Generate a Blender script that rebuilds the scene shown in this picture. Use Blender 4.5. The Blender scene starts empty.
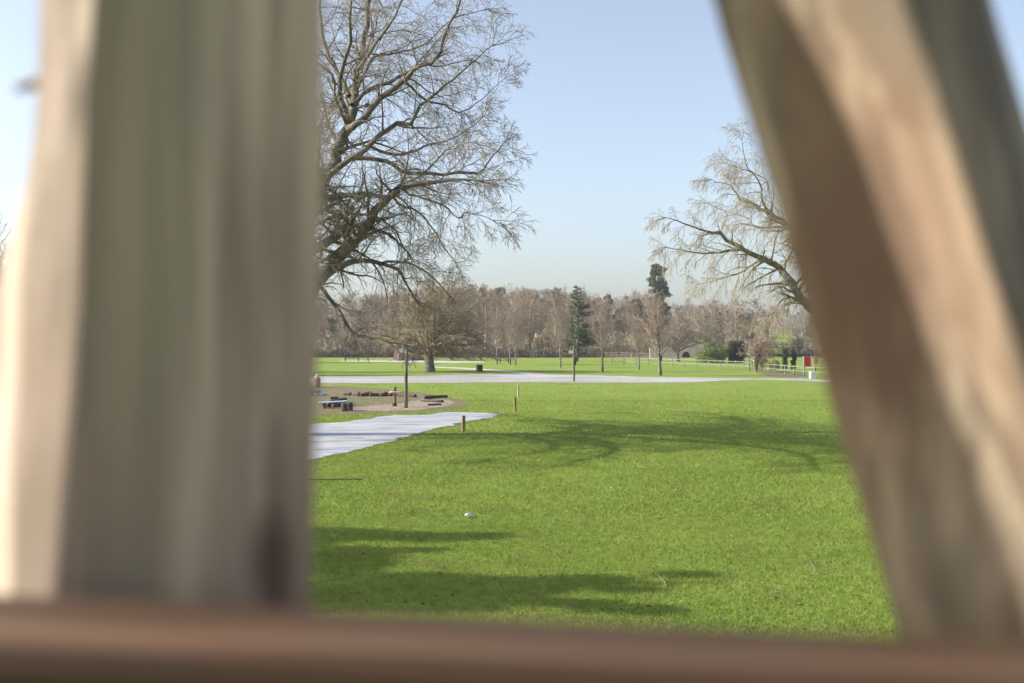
import bpy, bmesh, math, random
import numpy as np
from mathutils import Vector, noise as mnoise

# ------------------------------------------------------------------ camera, world, sun
F = 995.6; HC = 3.0; CX, CY = 512.0, 341.5
scene = bpy.context.scene
col = scene.collection
cam_d = bpy.data.cameras.new('camera'); cam = bpy.data.objects.new('camera', cam_d); col.objects.link(cam)
cam.location = (0, 0, HC); cam.rotation_euler = (math.radians(90), 0, 0)
cam_d.lens = 35.0; cam_d.sensor_width = 36.0; cam_d.clip_start = 0.02; cam_d.clip_end = 6000
cam_d.dof.use_dof = True; cam_d.dof.focus_distance = 55.0; cam_d.dof.aperture_fstop = 4.2
scene.camera = cam
SUN_EL = 27.0; SUN_AZ = 1.5      # degrees above horizon; degrees behind the picture plane, from the left
w = bpy.data.worlds.new('World'); scene.world = w; w.use_nodes = True
nt = w.node_tree; nt.nodes.clear()
sky = nt.nodes.new('ShaderNodeTexSky'); sky.sky_type = 'NISHITA'; sky.sun_disc = False
sky.sun_elevation = math.radians(SUN_EL); sky.sun_rotation = math.radians(270 - SUN_AZ)
sky.air_density = 0.95; sky.dust_density = 2.6; sky.ozone_density = 2.0; sky.altitude = 60
bg = nt.nodes.new('ShaderNodeBackground'); bg.inputs['Strength'].default_value = 0.122
wo = nt.nodes.new('ShaderNodeOutputWorld')
hs_ = nt.nodes.new('ShaderNodeHueSaturation'); hs_.inputs['Saturation'].default_value = 0.72; hs_.inputs['Value'].default_value = 1.06
nt.links.new(sky.outputs[0], hs_.inputs['Color']); nt.links.new(hs_.outputs[0], bg.inputs[0]); nt.links.new(bg.outputs[0], wo.inputs[0])
sl = bpy.data.lights.new('sun', 'SUN'); sl.energy = 4.3; sl.angle = math.radians(0.5); sl.color = (1.0, 0.93, 0.83)
so = bpy.data.objects.new('sun', sl); col.objects.link(so)
_e, _a = math.radians(SUN_EL), math.radians(SUN_AZ)
SUNV = Vector((-math.cos(_e)*math.cos(_a), -math.cos(_e)*math.sin(_a), math.sin(_e)))
so.rotation_euler = SUNV.to_track_quat('Z', 'Y').to_euler(); so.location = (-20, 0, 20)
scene.view_settings.view_transform = 'Standard'; scene.view_settings.look = 'None'
scene.view_settings.exposure = 1.0; scene.view_settings.gamma = 1.0
scene.cycles.max_bounces = 6

# ------------------------------------------------------------------ helpers
def P(x, y, d):      # a picture point at a chosen distance -> world
    return ((x - CX)/F*d, d, HC - (y - CY)/F*d)
def D(y): return HC*F/(y - CY)
def G(x, y, z=0.0):  # a point on the flat ground
    d = (HC - z)*F/(y - CY); return ((x - CX)/F*d, d, z)

def tag(o, label=None, cat=None, group=None, kind=None):
    if label: o['label'] = label
    if cat: o['category'] = cat
    if group: o['group'] = group
    if kind: o['kind'] = kind
    return o
def empty(name, loc, rz=0):
    o = bpy.data.objects.new(name, None); col.objects.link(o); o.location = loc; o.rotation_euler = (0, 0, rz)
    o.empty_display_size = 0.2
    return o
def link(name, me, mat=None, parent=None):
    o = bpy.data.objects.new(name, me); col.objects.link(o)
    if mat: me.materials.append(mat)
    if parent: o.parent = parent
    return o
def mesh_np(name, V, Q=None, T=None, smooth=False):
    me = bpy.data.meshes.new(name)
    Q = np.zeros((0, 4), int) if Q is None else np.asarray(Q); T = np.zeros((0, 3), int) if T is None else np.asarray(T)
    nq, ntr = len(Q), len(T)
    me.vertices.add(len(V)); me.vertices.foreach_set('co', np.asarray(V, dtype=np.float32).ravel())
    me.loops.add(nq*4 + ntr*3); me.loops.foreach_set('vertex_index', np.concatenate([Q.ravel(), T.ravel()]).astype(np.int32))
    me.polygons.add(nq + ntr)
    ls = np.concatenate([np.arange(nq)*4, nq*4 + np.arange(ntr)*3]).astype(np.int32)
    me.polygons.foreach_set('loop_start', ls)
    if smooth: me.polygons.foreach_set('use_smooth', np.ones(nq + ntr, dtype=bool))
    me.update(calc_edges=True); me.validate()
    return me

class Tubes:
    def __init__(s): s.g = {}
    def add(s, pts, rad, sides=3): s.g.setdefault((len(pts), sides), []).append((pts, rad))
    def mesh(s, name, origin=(0, 0, 0)):
        Vs, Qs = [], []; off = 0
        for (n, k), lst in s.g.items():
            Pn = np.array([a for a, b in lst], float); R = np.array([b for a, b in lst], float)
            t = np.gradient(Pn, axis=1); t /= np.linalg.norm(t, axis=2, keepdims=True) + 1e-9
            m = t.mean(axis=1); ref = np.where(np.abs(m[:, 2:3]) > 0.8, np.array([[1., 0, 0]]), np.array([[0, 0, 1.]]))[:, None, :]
            u = np.cross(t, ref); u /= np.linalg.norm(u, axis=2, keepdims=True) + 1e-9
            v = np.cross(t, u)
            a = np.arange(k)*2*math.pi/k
            ring = Pn[:, :, None, :] + R[:, :, None, None]*(np.cos(a)[None, None, :, None]*u[:, :, None, :] + np.sin(a)[None, None, :, None]*v[:, :, None, :])
            B = len(lst); Vs.append(ring.reshape(-1, 3))
            b = np.arange(B)[:, None, None]*n*k; i = np.arange(n-1)[None, :, None]*k; j = np.arange(k)[None, None, :]; j2 = (j+1) % k
            q = np.stack([b+i+j, b+i+j2, b+i+k+j2, b+i+k+j], axis=-1).reshape(-1, 4) + off
            Qs.append(q); off += B*n*k
        return mesh_np(name, np.concatenate(Vs) - np.array(origin), np.concatenate(Qs), smooth=True)

class MB:
    """boxes, prisms and lathes gathered into one mesh"""
    def __init__(s): s.bm = bmesh.new()
    def box(s, c, size, rot=(0, 0, 0), bev=0.0):
        r = bmesh.ops.create_cube(s.bm, size=1.0); vs = r['verts']
        bmesh.ops.scale(s.bm, vec=size, verts=vs)
        if bev:
            es = list({e for v in vs for e in v.link_edges})
            vs = bmesh.ops.bevel(s.bm, geom=es, offset=bev, segments=2, affect='EDGES', profile=0.6)['verts']
            vs = list({v for v in vs})
        from mathutils import Euler, Matrix
        bmesh.ops.transform(s.bm, matrix=Matrix.Translation(c) @ Euler(rot).to_matrix().to_4x4(), verts=vs)
        return s
    def cyl(s, a, b, r0, r1=None, n=12, jit=0.0, rng=random):
        r1 = r0 if r1 is None else r1
        a, b = Vector(a), Vector(b); t = (b-a).normalized()
        u = t.orthogonal().normalized(); v = t.cross(u)
        N = 4; rings = []
        for i in range(N+1):
            f = i/N; c = a.lerp(b, f); r = r0 + (r1-r0)*f
            rings.append([s.bm.verts.new(c + (u*math.cos(k*2*math.pi/n) + v*math.sin(k*2*math.pi/n))*r*(1+rng.uniform(-jit, jit))) for k in range(n)])
        for i in range(N):
            for k in range(n): s.bm.faces.new((rings[i][k], rings[i][(k+1) % n], rings[i+1][(k+1) % n], rings[i+1][k]))
        s.bm.faces.new(rings[0][::-1]); s.bm.faces.new(rings[-1]); return s
    def build(s, name, mat, parent=None, smooth=False):
        me = bpy.data.meshes.new(name); bmesh.ops.recalc_face_normals(s.bm, faces=s.bm.faces); s.bm.to_mesh(me); s.bm.free()
        if smooth:
            for p in me.polygons: p.use_smooth = True
        return link(name, me, mat, parent)

# ------------------------------------------------------------------ materials
def mat(name, c1, c2, scale=4.0, detail=6, rough=0.85, bump=0.0, bscale=None, stretch=(1, 1, 1), c3=None, s3=0.4, lo=0.35, hi=0.65, trans=0.0, spec=0.3, rnd=0.0):
    c1, c2, c3 = [tuple(v*.83 for v in c) if c else c for c in (c1, c2, c3)]
    m = bpy.data.materials.new(name); m.use_nodes = True; n = m.node_tree.nodes; L = m.node_tree.links; n.clear()
    out = n.new('ShaderNodeOutputMaterial'); b = n.new('ShaderNodeBsdfPrincipled')
    b.inputs['Roughness'].default_value = rough; b.inputs['Specular IOR Level'].default_value = spec
    tc = n.new('ShaderNodeTexCoord'); mp = n.new('ShaderNodeMapping'); mp.inputs['Scale'].default_value = stretch
    L.new(tc.outputs['Object'], mp.inputs[0])
    def nz(sc, dt):
        x = n.new('ShaderNodeTexNoise'); x.inputs['Scale'].default_value = sc; x.inputs['Detail'].default_value = dt; x.inputs['Roughness'].default_value = 0.6
        L.new(mp.outputs[0], x.inputs['Vector']); return x
    a = nz(scale, detail); r = n.new('ShaderNodeValToRGB'); L.new(a.outputs['Fac'], r.inputs[0])
    r.color_ramp.elements[0].position = lo; r.color_ramp.elements[1].position = hi
    r.color_ramp.elements[0].color = (*c1, 1); r.color_ramp.elements[1].color = (*c2, 1)
    c = r.outputs[0]
    if c3:
        a3 = nz(s3, 4); r3 = n.new('ShaderNodeMapRange'); r3.inputs['From Min'].default_value = 0.45; r3.inputs['From Max'].default_value = 0.68
        L.new(a3.outputs['Fac'], r3.inputs[0]); mx = n.new('ShaderNodeMix'); mx.data_type = 'RGBA'
        L.new(r3.outputs[0], mx.inputs['Factor']); L.new(c, mx.inputs['A']); mx.inputs['B'].default_value = (*c3, 1); c = mx.outputs['Result']
    if rnd:
        oi = n.new('ShaderNodeObjectInfo'); hs = n.new('ShaderNodeHueSaturation')
        mr = n.new('ShaderNodeMapRange'); mr.inputs['To Min'].default_value = 1-rnd; mr.inputs['To Max'].default_value = 1+rnd
        L.new(oi.outputs['Random'], mr.inputs[0]); L.new(mr.outputs[0], hs.inputs['Value']); L.new(c, hs.inputs['Color']); c = hs.outputs[0]
    L.new(c, b.inputs['Base Color'])
    if bump:
        bn = nz(bscale or scale*3, 5); bp = n.new('ShaderNodeBump'); bp.inputs['Strength'].default_value = bump; bp.inputs['Distance'].default_value = 0.05
        L.new(bn.outputs['Fac'], bp.inputs['Height']); L.new(bp.outputs[0], b.inputs['Normal'])
    if trans:
        tl = n.new('ShaderNodeBsdfTranslucent'); L.new(c, tl.inputs['Color']); ms = n.new('ShaderNodeMixShader'); ms.inputs[0].default_value = trans
        L.new(b.outputs[0], ms.inputs[1]); L.new(tl.outputs[0], ms.inputs[2]); L.new(ms.outputs[0], out.inputs[0])
    else: L.new(b.outputs[0], out.inputs[0])
    return m

def grass_material(name, blades=False):
    m = bpy.data.materials.new(name); m.use_nodes = True; n = m.node_tree.nodes; L = m.node_tree.links; n.clear()
    out = n.new('ShaderNodeOutputMaterial'); b = n.new('ShaderNodeBsdfPrincipled'); b.inputs['Roughness'].default_value = 0.85; b.inputs['Specular IOR Level'].default_value = 0.04
    tc = n.new('ShaderNodeTexCoord')
    def nz(sc, dt=5, ro=0.6):
        x = n.new('ShaderNodeTexNoise'); x.inputs['Scale'].default_value = sc; x.inputs['Detail'].default_value = dt; x.inputs['Roughness'].default_value = ro
        L.new(tc.outputs['Object'], x.inputs['Vector']); return x.outputs['Fac']
    def mr(v, a, c, lo=0, hi=1):
        x = n.new('ShaderNodeMapRange'); x.inputs['From Min'].default_value = a; x.inputs['From Max'].default_value = c
        x.inputs['To Min'].default_value = lo; x.inputs['To Max'].default_value = hi; L.new(v, x.inputs[0]); return x.outputs[0]
    def mix(f, A, B):
        x = n.new('ShaderNodeMix'); x.data_type = 'RGBA'; L.new(f, x.inputs['Factor'])
        for s, k in ((A, 'A'), (B, 'B')):
            if isinstance(s, tuple): x.inputs[k].default_value = (*s, 1)
            else: L.new(s, x.inputs[k])
        return x.outputs['Result']
    c = mix(mr(nz(0.35, 6), 0.35, 0.65), GR_A, GR_B)
    c = mix(mr(nz(7.0, 6, 0.7), 0.4, 0.72), c, GR_C)                       # lighter straw
    if not blades:
        c = mix(mr(nz(28.0, 4, 0.7), 0.56, 0.74, 0, 0.75), c, (0.045, 0.04, 0.016))   # soil between blades
    c = mix(mr(nz(60.0, 5, 0.75), 0.50, 0.68, 0, 0.75), c, (0.055, 0.105, 0.010))
    c = mix(mr(nz(90.0, 3, 0.7), 0.58, 0.72, 0, 0.7), c, (0.42, 0.40, 0.18))
    c = mix(mr(nz(0.7, 8, 0.8), 0.50, 0.70, 0, 0.75), c, (0.15, 0.13, 0.05))   # worn brownish areas
    sp = n.new('ShaderNodeSeparateXYZ'); L.new(tc.outputs['Object'], sp.inputs[0])
    # leaf litter on the wooded hillside beyond the meadow
    ad = n.new('ShaderNodeMath'); ad.operation = 'ADD'; L.new(sp.outputs['Y'], ad.inputs[0]); L.new(mr(nz(0.05, 4), 0.3, 0.7, -14, 14), ad.inputs[1])
    far = mr(ad.outputs[0], 178, 196)
    xs = mr(sp.outputs['X'], 68, 74); xe = mr(sp.outputs['X'], 100, 120, 1, 0)
    mu = n.new('ShaderNodeMath'); mu.operation = 'MULTIPLY'; L.new(xs, mu.inputs[0]); L.new(xe, mu.inputs[1])
    yy = mr(sp.outputs['Y'], 325, 340, 1, 0); m2 = n.new('ShaderNodeMath'); m2.operation = 'MULTIPLY'; L.new(mu.outputs[0], m2.inputs[0]); L.new(yy, m2.inputs[1])
    iv = n.new('ShaderNodeMath'); iv.operation = 'SUBTRACT'; iv.inputs[0].default_value = 1.0; L.new(m2.outputs[0], iv.inputs[1])
    ff = n.new('ShaderNodeMath'); ff.operation = 'MULTIPLY'; L.new(far, ff.inputs[0]); L.new(iv.outputs[0], ff.inputs[1])
    lit = mix(mr(nz(0.3, 6), 0.35, 0.65), (0.16, 0.11, 0.07), (0.24, 0.17, 0.11))
    c = mix(ff.outputs[0], c, lit)
    L.new(c, b.inputs['Base Color'])
    bp = n.new('ShaderNodeBump'); bp.inputs['Strength'].default_value = 0.9 if not blades else 0.0; bp.inputs['Distance'].default_value = 0.05
    L.new(nz(24, 5, 0.7), bp.inputs['Height']); L.new(bp.outputs[0], b.inputs['Normal'])
    if blades:
        tl = n.new('ShaderNodeBsdfTranslucent'); L.new(c, tl.inputs['Color']); ms = n.new('ShaderNodeMixShader'); ms.inputs[0].default_value = 0.28
        L.new(b.outputs[0], ms.inputs[1]); L.new(tl.outputs[0], ms.inputs[2]); L.new(ms.outputs[0], out.inputs[0])
    else: L.new(b.outputs[0], out.inputs[0])
    return m
GR_A = (0.124, 0.218, 0.024); GR_B = (0.198, 0.294, 0.038); GR_C = (0.33, 0.37, 0.11)
M = {}
M['ground'] = grass_material('meadow_grass'); M['blades'] = grass_material('grass_blades', True)
M['bark'] = mat('grey_bark', (0.08, 0.07, 0.055), (0.25, 0.225, 0.18), 3.0, 8, 0.9, 0.8, 14, c3=(0.15, 0.15, 0.09), s3=0.9)
M['twig'] = mat('grey_brown_twigs', (0.22, 0.175, 0.13), (0.36, 0.29, 0.22), 2.0, 3, 0.9)
M['willow_bark'] = mat('willow_bark', (0.13, 0.11, 0.07), (0.30, 0.26, 0.17), 3.0, 8, 0.9, 0.8, 12)
M['willow_twig'] = mat('willow_whips', (0.29, 0.25, 0.175), (0.40, 0.35, 0.26), 2.0, 3, 0.85)
M['weep_twig'] = mat('olive_brown_twigs', (0.24, 0.19, 0.12), (0.38, 0.31, 0.20), 1.2, 3, 0.9)
M['young_bark'] = mat('young_bark', (0.13, 0.11, 0.09), (0.25, 0.22, 0.18), 4.0, 6, 0.9, 0.4)
M['young_twig'] = mat('pale_pinkish_twigs', (0.30, 0.23, 0.18), (0.42, 0.34, 0.27), 1.0, 3, 0.9, rnd=0.15)
M['wood_twig'] = [mat('woodland_twigs_a', (0.21, 0.155, 0.105), (0.33, 0.25, 0.175), .8, 3, 0.9, rnd=0.2),
                  mat('woodland_twigs_b', (0.26, 0.21, 0.14), (0.40, 0.33, 0.23), .8, 3, 0.9, rnd=0.2),
                  mat('woodland_twigs_c', (0.17, 0.14, 0.09), (0.28, 0.22, 0.15), .8, 3, 0.9, rnd=0.2)]
M['wood_bark'] = mat('woodland_bark', (0.26, 0.23, 0.19), (0.50, 0.46, 0.39), 1.2, 4, 0.9, rnd=0.2)
M['conifer'] = mat('conifer_needles', (0.065, 0.090, 0.055), (0.15, 0.18, 0.095), 1.0, 4, 0.8, trans=0.15, rnd=0.1)
M['evergreen'] = mat('evergreen_leaves', (0.10, 0.15, 0.035), (0.23, 0.29, 0.085), 1.2, 4, 0.7, trans=0.2)
M['yew'] = mat('dark_yew_leaves', (0.025, 0.04, 0.02), (0.06, 0.08, 0.035), 1.2, 4, 0.8)
M['ivy'] = mat('ivy_leaves', (0.07, 0.08, 0.05), (0.15, 0.15, 0.09), 1.2, 4, 0.7)
M['hedge'] = mat('brown_hedge_twigs', (0.13, 0.11, 0.075), (0.27, 0.225, 0.155), 1.0, 5, 0.9)
M['reed'] = mat('straw_reeds', (0.42, 0.31, 0.17), (0.55, 0.43, 0.27), .7, 4, 0.9)
M['shrubY'] = mat('yellow_green_leaves', (0.22, 0.27, 0.05), (0.38, 0.40, 0.11), 1.2, 4, 0.8, trans=0.2)
M['soil'] = mat('bare_soil', (0.12, 0.085, 0.055), (0.27, 0.195, 0.13), 1.8, 10, 0.95, 1.0, 8, c3=(0.14, 0.17, 0.04), s3=0.7)
M['sand'] = mat('pale_sand', (0.22, 0.17, 0.13), (0.42, 0.35, 0.28), 2.5, 8, 0.95, 0.6, 10)
M['sheet'] = mat('white_ground_sheet', (0.20, 0.215, 0.27), (0.48, 0.495, 0.545), 1.3, 10, 0.45, 1.0, 2.6, (.5, 1.8, 1), c3=(0.58, 0.56, 0.54), s3=0.5, lo=.36, hi=.58, spec=.5)
M['sheet_far'] = mat('white_path_sheet', (0.22, 0.215, 0.225), (0.55, 0.54, 0.54), 0.55, 10, 0.6, 0.8, 1.2, (.22, 1.4, 1), c3=(0.36, 0.31, 0.27), s3=0.25, lo=.38, hi=.55, spec=.5)
M['gravel'] = mat('pale_gravel', (0.44, 0.42, 0.40), (0.62, 0.60, 0.57), 0.9, 8, 0.9, 0.5, 8, c3=(0.36, 0.32, 0.28), s3=0.22)
M['stake'] = mat('stake_wood', (0.22, 0.13, 0.065), (0.36, 0.23, 0.12), 6, 6, 0.8, 0.4, 20, (1, 1, .2))
M['stake_pale'] = mat('pale_stake_wood', (0.40, 0.33, 0.24), (0.55, 0.46, 0.35), 6, 6, 0.8, 0.4, 20, (1, 1, .2))
M['post_wood'] = mat('grey_post_wood', (0.10, 0.08, 0.06), (0.27, 0.225, 0.17), 5, 6, 0.85, 0.5, 20, (1, 1, .2))
M['rail_white'] = mat('silvered_fence_wood', (0.15, 0.145, 0.14), (0.29, 0.28, 0.27), 3, 5, 0.85)
M['white'] = mat('white_paint', (0.72, 0.72, 0.72), (0.82, 0.82, 0.81), 3, 3, 0.5)
M['log'] = mat('dark_log_bark', (0.045, 0.035, 0.03), (0.15, 0.12, 0.10), 5, 6, 0.9, 0.8, 16)
M['stone'] = mat('grey_stone', (0.20, 0.19, 0.18), (0.38, 0.36, 0.33), 4, 6, 0.9, 0.8, 10)
M['bluewood'] = mat('pale_blue_boards', (0.40, 0.50, 0.68), (0.55, 0.65, 0.80), 4, 5, 0.5)
M['navy'] = mat('navy_boards', (0.020, 0.028, 0.055), (0.035, 0.045, 0.08), 2, 3, 0.6)
M['blue'] = mat('mid_blue_paint', (0.06, 0.13, 0.30), (0.08, 0.17, 0.36), 2, 3, 0.5)
M['pinkcloth'] = mat('salmon_cloth', (0.58, 0.30, 0.22), (0.68, 0.38, 0.30), 2, 3, 0.8)
M['dark'] = mat('dark_stained_wood', (0.03, 0.028, 0.026), (0.06, 0.055, 0.05), 3, 3, 0.7)
M['red'] = mat('bright_red_paint', (0.62, 0.02, 0.02), (0.72, 0.035, 0.03), 3, 3, 0.4)
M['orange'] = mat('tan_orange_paint', (0.55, 0.28, 0.12), (0.66, 0.36, 0.18), 3, 3, 0.5)
M['teal'] = mat('teal_paint', (0.07, 0.22, 0.20), (0.12, 0.30, 0.27), 3, 3, 0.5)
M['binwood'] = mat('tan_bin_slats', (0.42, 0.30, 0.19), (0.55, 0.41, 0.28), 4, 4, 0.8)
M['wall'] = mat('pale_stone_wall', (0.42, 0.36, 0.30), (0.58, 0.51, 0.43), 1.2, 8, 0.9, 0.5, 4)
M['tower'] = mat('brown_tower_boards', (0.26, 0.20, 0.15), (0.42, 0.34, 0.26), 4, 5, 0.8, 0.3, 12, (.2, 1, 1))  # pale tone bounces sunlight from the unseen tower onto the posts
M['leaf'] = mat('brown_fallen_leaves', (0.06, 0.035, 0.02), (0.20, 0.13, 0.07), 5, 3, 0.8)
M['pale_twig'] = mat('pale_dry_twigs', (0.28, 0.23, 0.16), (0.44, 0.38, 0.28), 5, 3, 0.8)

def wood(name, base_d, base_l, algae, algae_f, knots, rough=0.75, along=(0, 0, 1), warm=None):
    """weathered timber with long grain, algae and knots; object coordinates in metres"""
    m = bpy.data.materials.new(name); m.use_nodes = True; n = m.node_tree.nodes; L = m.node_tree.links; n.clear()
    out = n.new('ShaderNodeOutputMaterial'); b = n.new('ShaderNodeBsdfPrincipled'); b.inputs['Roughness'].default_value = rough; b.inputs['Specular IOR Level'].default_value = 0.25
    tc = n.new('ShaderNodeTexCoord'); mp = n.new('ShaderNodeMapping')
    mp.inputs['Scale'].default_value = tuple(0.045 if a else 1.0 for a in along); L.new(tc.outputs['Object'], mp.inputs[0])
    def nz(sc, dt, src=mp.outputs[0]):
        x = n.new('ShaderNodeTexNoise'); x.inputs['Scale'].default_value = sc; x.inputs['Detail'].default_value = dt; L.new(src, x.inputs['Vector']); return x.outputs['Fac']
    def mr(v, a, c, lo=0, hi=1):
        x = n.new('ShaderNodeMapRange'); x.inputs['From Min'].default_value = a; x.inputs['From Max'].default_value = c
        x.inputs['To Min'].default_value = lo; x.inputs['To Max'].default_value = hi; L.new(v, x.inputs[0]); return x.outputs[0]
    def mix(f, A, B):
        x = n.new('ShaderNodeMix'); x.data_type = 'RGBA'; L.new(f, x.inputs['Factor'])
        for s, k in ((A, 'A'), (B, 'B')):
            if isinstance(s, tuple): x.inputs[k].default_value = (*s, 1)
            else: L.new(s, x.inputs[k])
        return x.outputs['Result']
    base_d = tuple(v*.86 for v in base_d); base_l = tuple(v*1.05 for v in base_l); algae = tuple(v*.95 for v in algae)
    c = mix(mr(nz(34, 3), 0.44, 0.56), base_d, base_l)
    c = mix(mr(nz(85, 4), 0.47, 0.60, 0, .6), c, tuple(v*.85 for v in base_d))
    c = mix(mr(nz(150, 6), 0.5, 0.75, 0, 0.35), c, tuple(v*0.45 for v in base_d))
    if warm: c = mix(mr(nz(16, 3), 0.45, 0.65, 0, 0.6), c, warm)
    c = mix(mr(nz(11, 3, tc.outputs['Object']), 0.42, 0.66, 0, algae_f), c, algae)
    for (kx, ky, kz, rx, rz, kc, ks) in knots:
        vm = n.new('ShaderNodeVectorMath'); vm.operation = 'SUBTRACT'; L.new(tc.outputs['Object'], vm.inputs[0]); vm.inputs[1].default_value = (kx, ky, kz)
        v2 = n.new('ShaderNodeVectorMath'); v2.operation = 'DIVIDE'; L.new(vm.outputs[0], v2.inputs[0]); v2.inputs[1].default_value = (rx, 0.2, rz)
        ln = n.new('ShaderNodeVectorMath'); ln.operation = 'LENGTH'; L.new(v2.outputs[0], ln.inputs[0])
        c = mix(mr(ln.outputs['Value'], 0.4, 1.2, ks, 0), c, tuple(v*.95 for v in kc))
    L.new(c, b.inputs['Base Color'])
    bp = n.new('ShaderNodeBump'); bp.inputs['Strength'].default_value = 0.25; bp.inputs['Distance'].default_value = 0.002
    L.new(nz(90, 6), bp.inputs['Height']); L.new(bp.outputs[0], b.inputs['Normal']); L.new(b.outputs[0], out.inputs[0])
    return m

# ------------------------------------------------------------------ ground
def sm(a, b, x):
    t = min(1, max(0, (x-a)/(b-a))); return t*t*(3-2*t)
def gz(x, y):
    if y < 150: return 0.0
    h = 11.0*sm(195, 410, y) + 3.0*sm(260, 600, y)*(0.5+0.5*math.sin(x*0.013+1.0))
    h -= 3.5*sm(40, 120, x)*sm(200, 320, y)
    return h + 0.8*mnoise.noise((x*0.02, y*0.02, 3))*sm(200, 260, y)
ys = list(np.linspace(-60, 180, 60)) + list(np.linspace(186, 480, 60)) + list(np.linspace(520, 3000, 20))
xs = list(np.linspace(-2500, -320, 12)) + list(np.linspace(-300, 300, 101)) + list(np.linspace(320, 2500, 12))
V = [(x, y, gz(x, y)) for y in ys for x in xs]; nx = len(xs)
Q = [(j*nx+i, j*nx+i+1, (j+1)*nx+i+1, (j+1)*nx+i) for j in range(len(ys)-1) for i in range(nx-1)]
g = link('ground', mesh_np('ground', V, Q, smooth=True), M['ground']); tag(g, kind='structure')

def sheet(name, pts, z, m, jit=0.06, step=0.35, seed=0, rise=0.0):
    """irregular flat patch lying on the ground; pts are world xy corners"""
    rng = random.Random(seed); out = []
    n = len(pts)
    for i in range(n):
        a, b = Vector(pts[i][:2]), Vector(pts[(i+1) % n][:2]); L_ = (b-a).length; k = max(1, int(L_/step)); nn = Vector((-(b-a).y, (b-a).x))/max(L_, 1e-6)
        for j in range(k):
            p = a.lerp(b, j/k)
            q = p + nn*(mnoise.noise((p.x*0.9+seed, p.y*0.9, 0.3))*jit*2 + mnoise.noise((p.x*4+seed, p.y*4, 0.3))*jit)
            out.append(q)
    bm = bmesh.new(); vs = [bm.verts.new((p.x, p.y, z)) for p in out]
    es = [bm.edges.new((vs[i], vs[(i+1) % len(vs)])) for i in range(len(vs))]
    bmesh.ops.triangle_fill(bm, edges=es, use_beauty=True)
    for f in bm.faces:
        if f.normal.z < 0: f.normal_flip()
    me = bpy.data.meshes.new(name); bm.to_mesh(me); bm.free()
    o = link(name, me, m); tag(o, kind='structure'); return [(p.x, p.y) for p in out]

near_path = [G(*p) for p in [(150, 500), (240, 477), (307, 460.7), (340, 453.6), (376, 445.5), (414, 434.6), (432, 429.5), (465, 422), (503, 414.6), (470, 413), (445, 412.2), (422, 415.5), (394, 415), (351, 421.5), (310, 425), (220, 428), (120, 433)]]
far_path = [G(*p) for p in [(-100, 388), (200, 385), (322, 383.6), (440, 382.8), (560, 382.4), (640, 382.8), (695, 382.6), (725, 380.6), (770, 380), (840, 382.6), (840, 380.4), (790, 378.4), (720, 378), (640, 377), (600, 375.6), (540, 374.6), (470, 374.2), (400, 376), (330, 376.2), (180, 377), (-100, 378)]]
thin_path = [G(*p) for p in [(425, 367), (450, 368.4), (490, 371), (525, 374), (540, 375.2), (556, 375.2), (535, 372.8), (500, 370), (470, 368), (425, 366.2)]]
back_path = [G(*p) for p in [(340, 361.4), (405, 362.3), (450, 362.9), (488, 362.4), (480, 361.2), (440, 360.7), (405, 360.4), (340, 360.6)]]
soil_patch = [G(*p) for p in [(180, 413), (300, 416), (370, 414), (405, 413), (445, 409), (468, 404.5), (462, 399), (440, 396), (405, 391), (370, 387.5), (330, 386), (250, 386), (150, 390)]]
sand_patch = [G(*p) for p in [(352, 410.5), (385, 411.5), (425, 409.6), (450, 405.5), (454, 401.5), (440, 399), (418, 400), (400, 404), (372, 405.5), (350, 408.5)]]
right_soil = [G(*p) for p in [(758, 374.3), (775, 377.2), (815, 377.5), (800, 373.5), (780, 371.2), (764, 371)]]
o_soil = sheet('bare_soil', soil_patch, 0.004, M['soil'], 0.35, 0.5, 3)
sheet('sand', sand_patch, 0.009, M['sand'], 0.15, 0.4, 4)
sheet('dirt', right_soil, 0.004, M['soil'], 0.4, 0.6, 5)
sheet('path_edge_soil', near_path, 0.007, M['soil'], 0.42, 0.25, 16)
o_path = sheet('near_path', near_path, 0.014, M['sheet'], 0.16, 0.25, 6)
sheet('far_path', far_path, 0.010, M['sheet_far'], 0.25, 0.8, 7)
sheet('thin_path', thin_path, 0.005, M['gravel'], 0.15, 0.8, 8)
sheet('back_path', back_path, 0.005, M['gravel'], 0.3, 1.0, 9)

def inside(px, py, poly):
    c = np.zeros(len(px), bool); n = len(poly); j = n-1
    for i in range(n):
        xi, yi = poly[i]; xj, yj = poly[j]
        c ^= ((yi > py) != (yj > py)) & (px < (xj-xi)*(py-yi)/((yj-yi) or 1e-9)+xi); j = i
    return c

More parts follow.
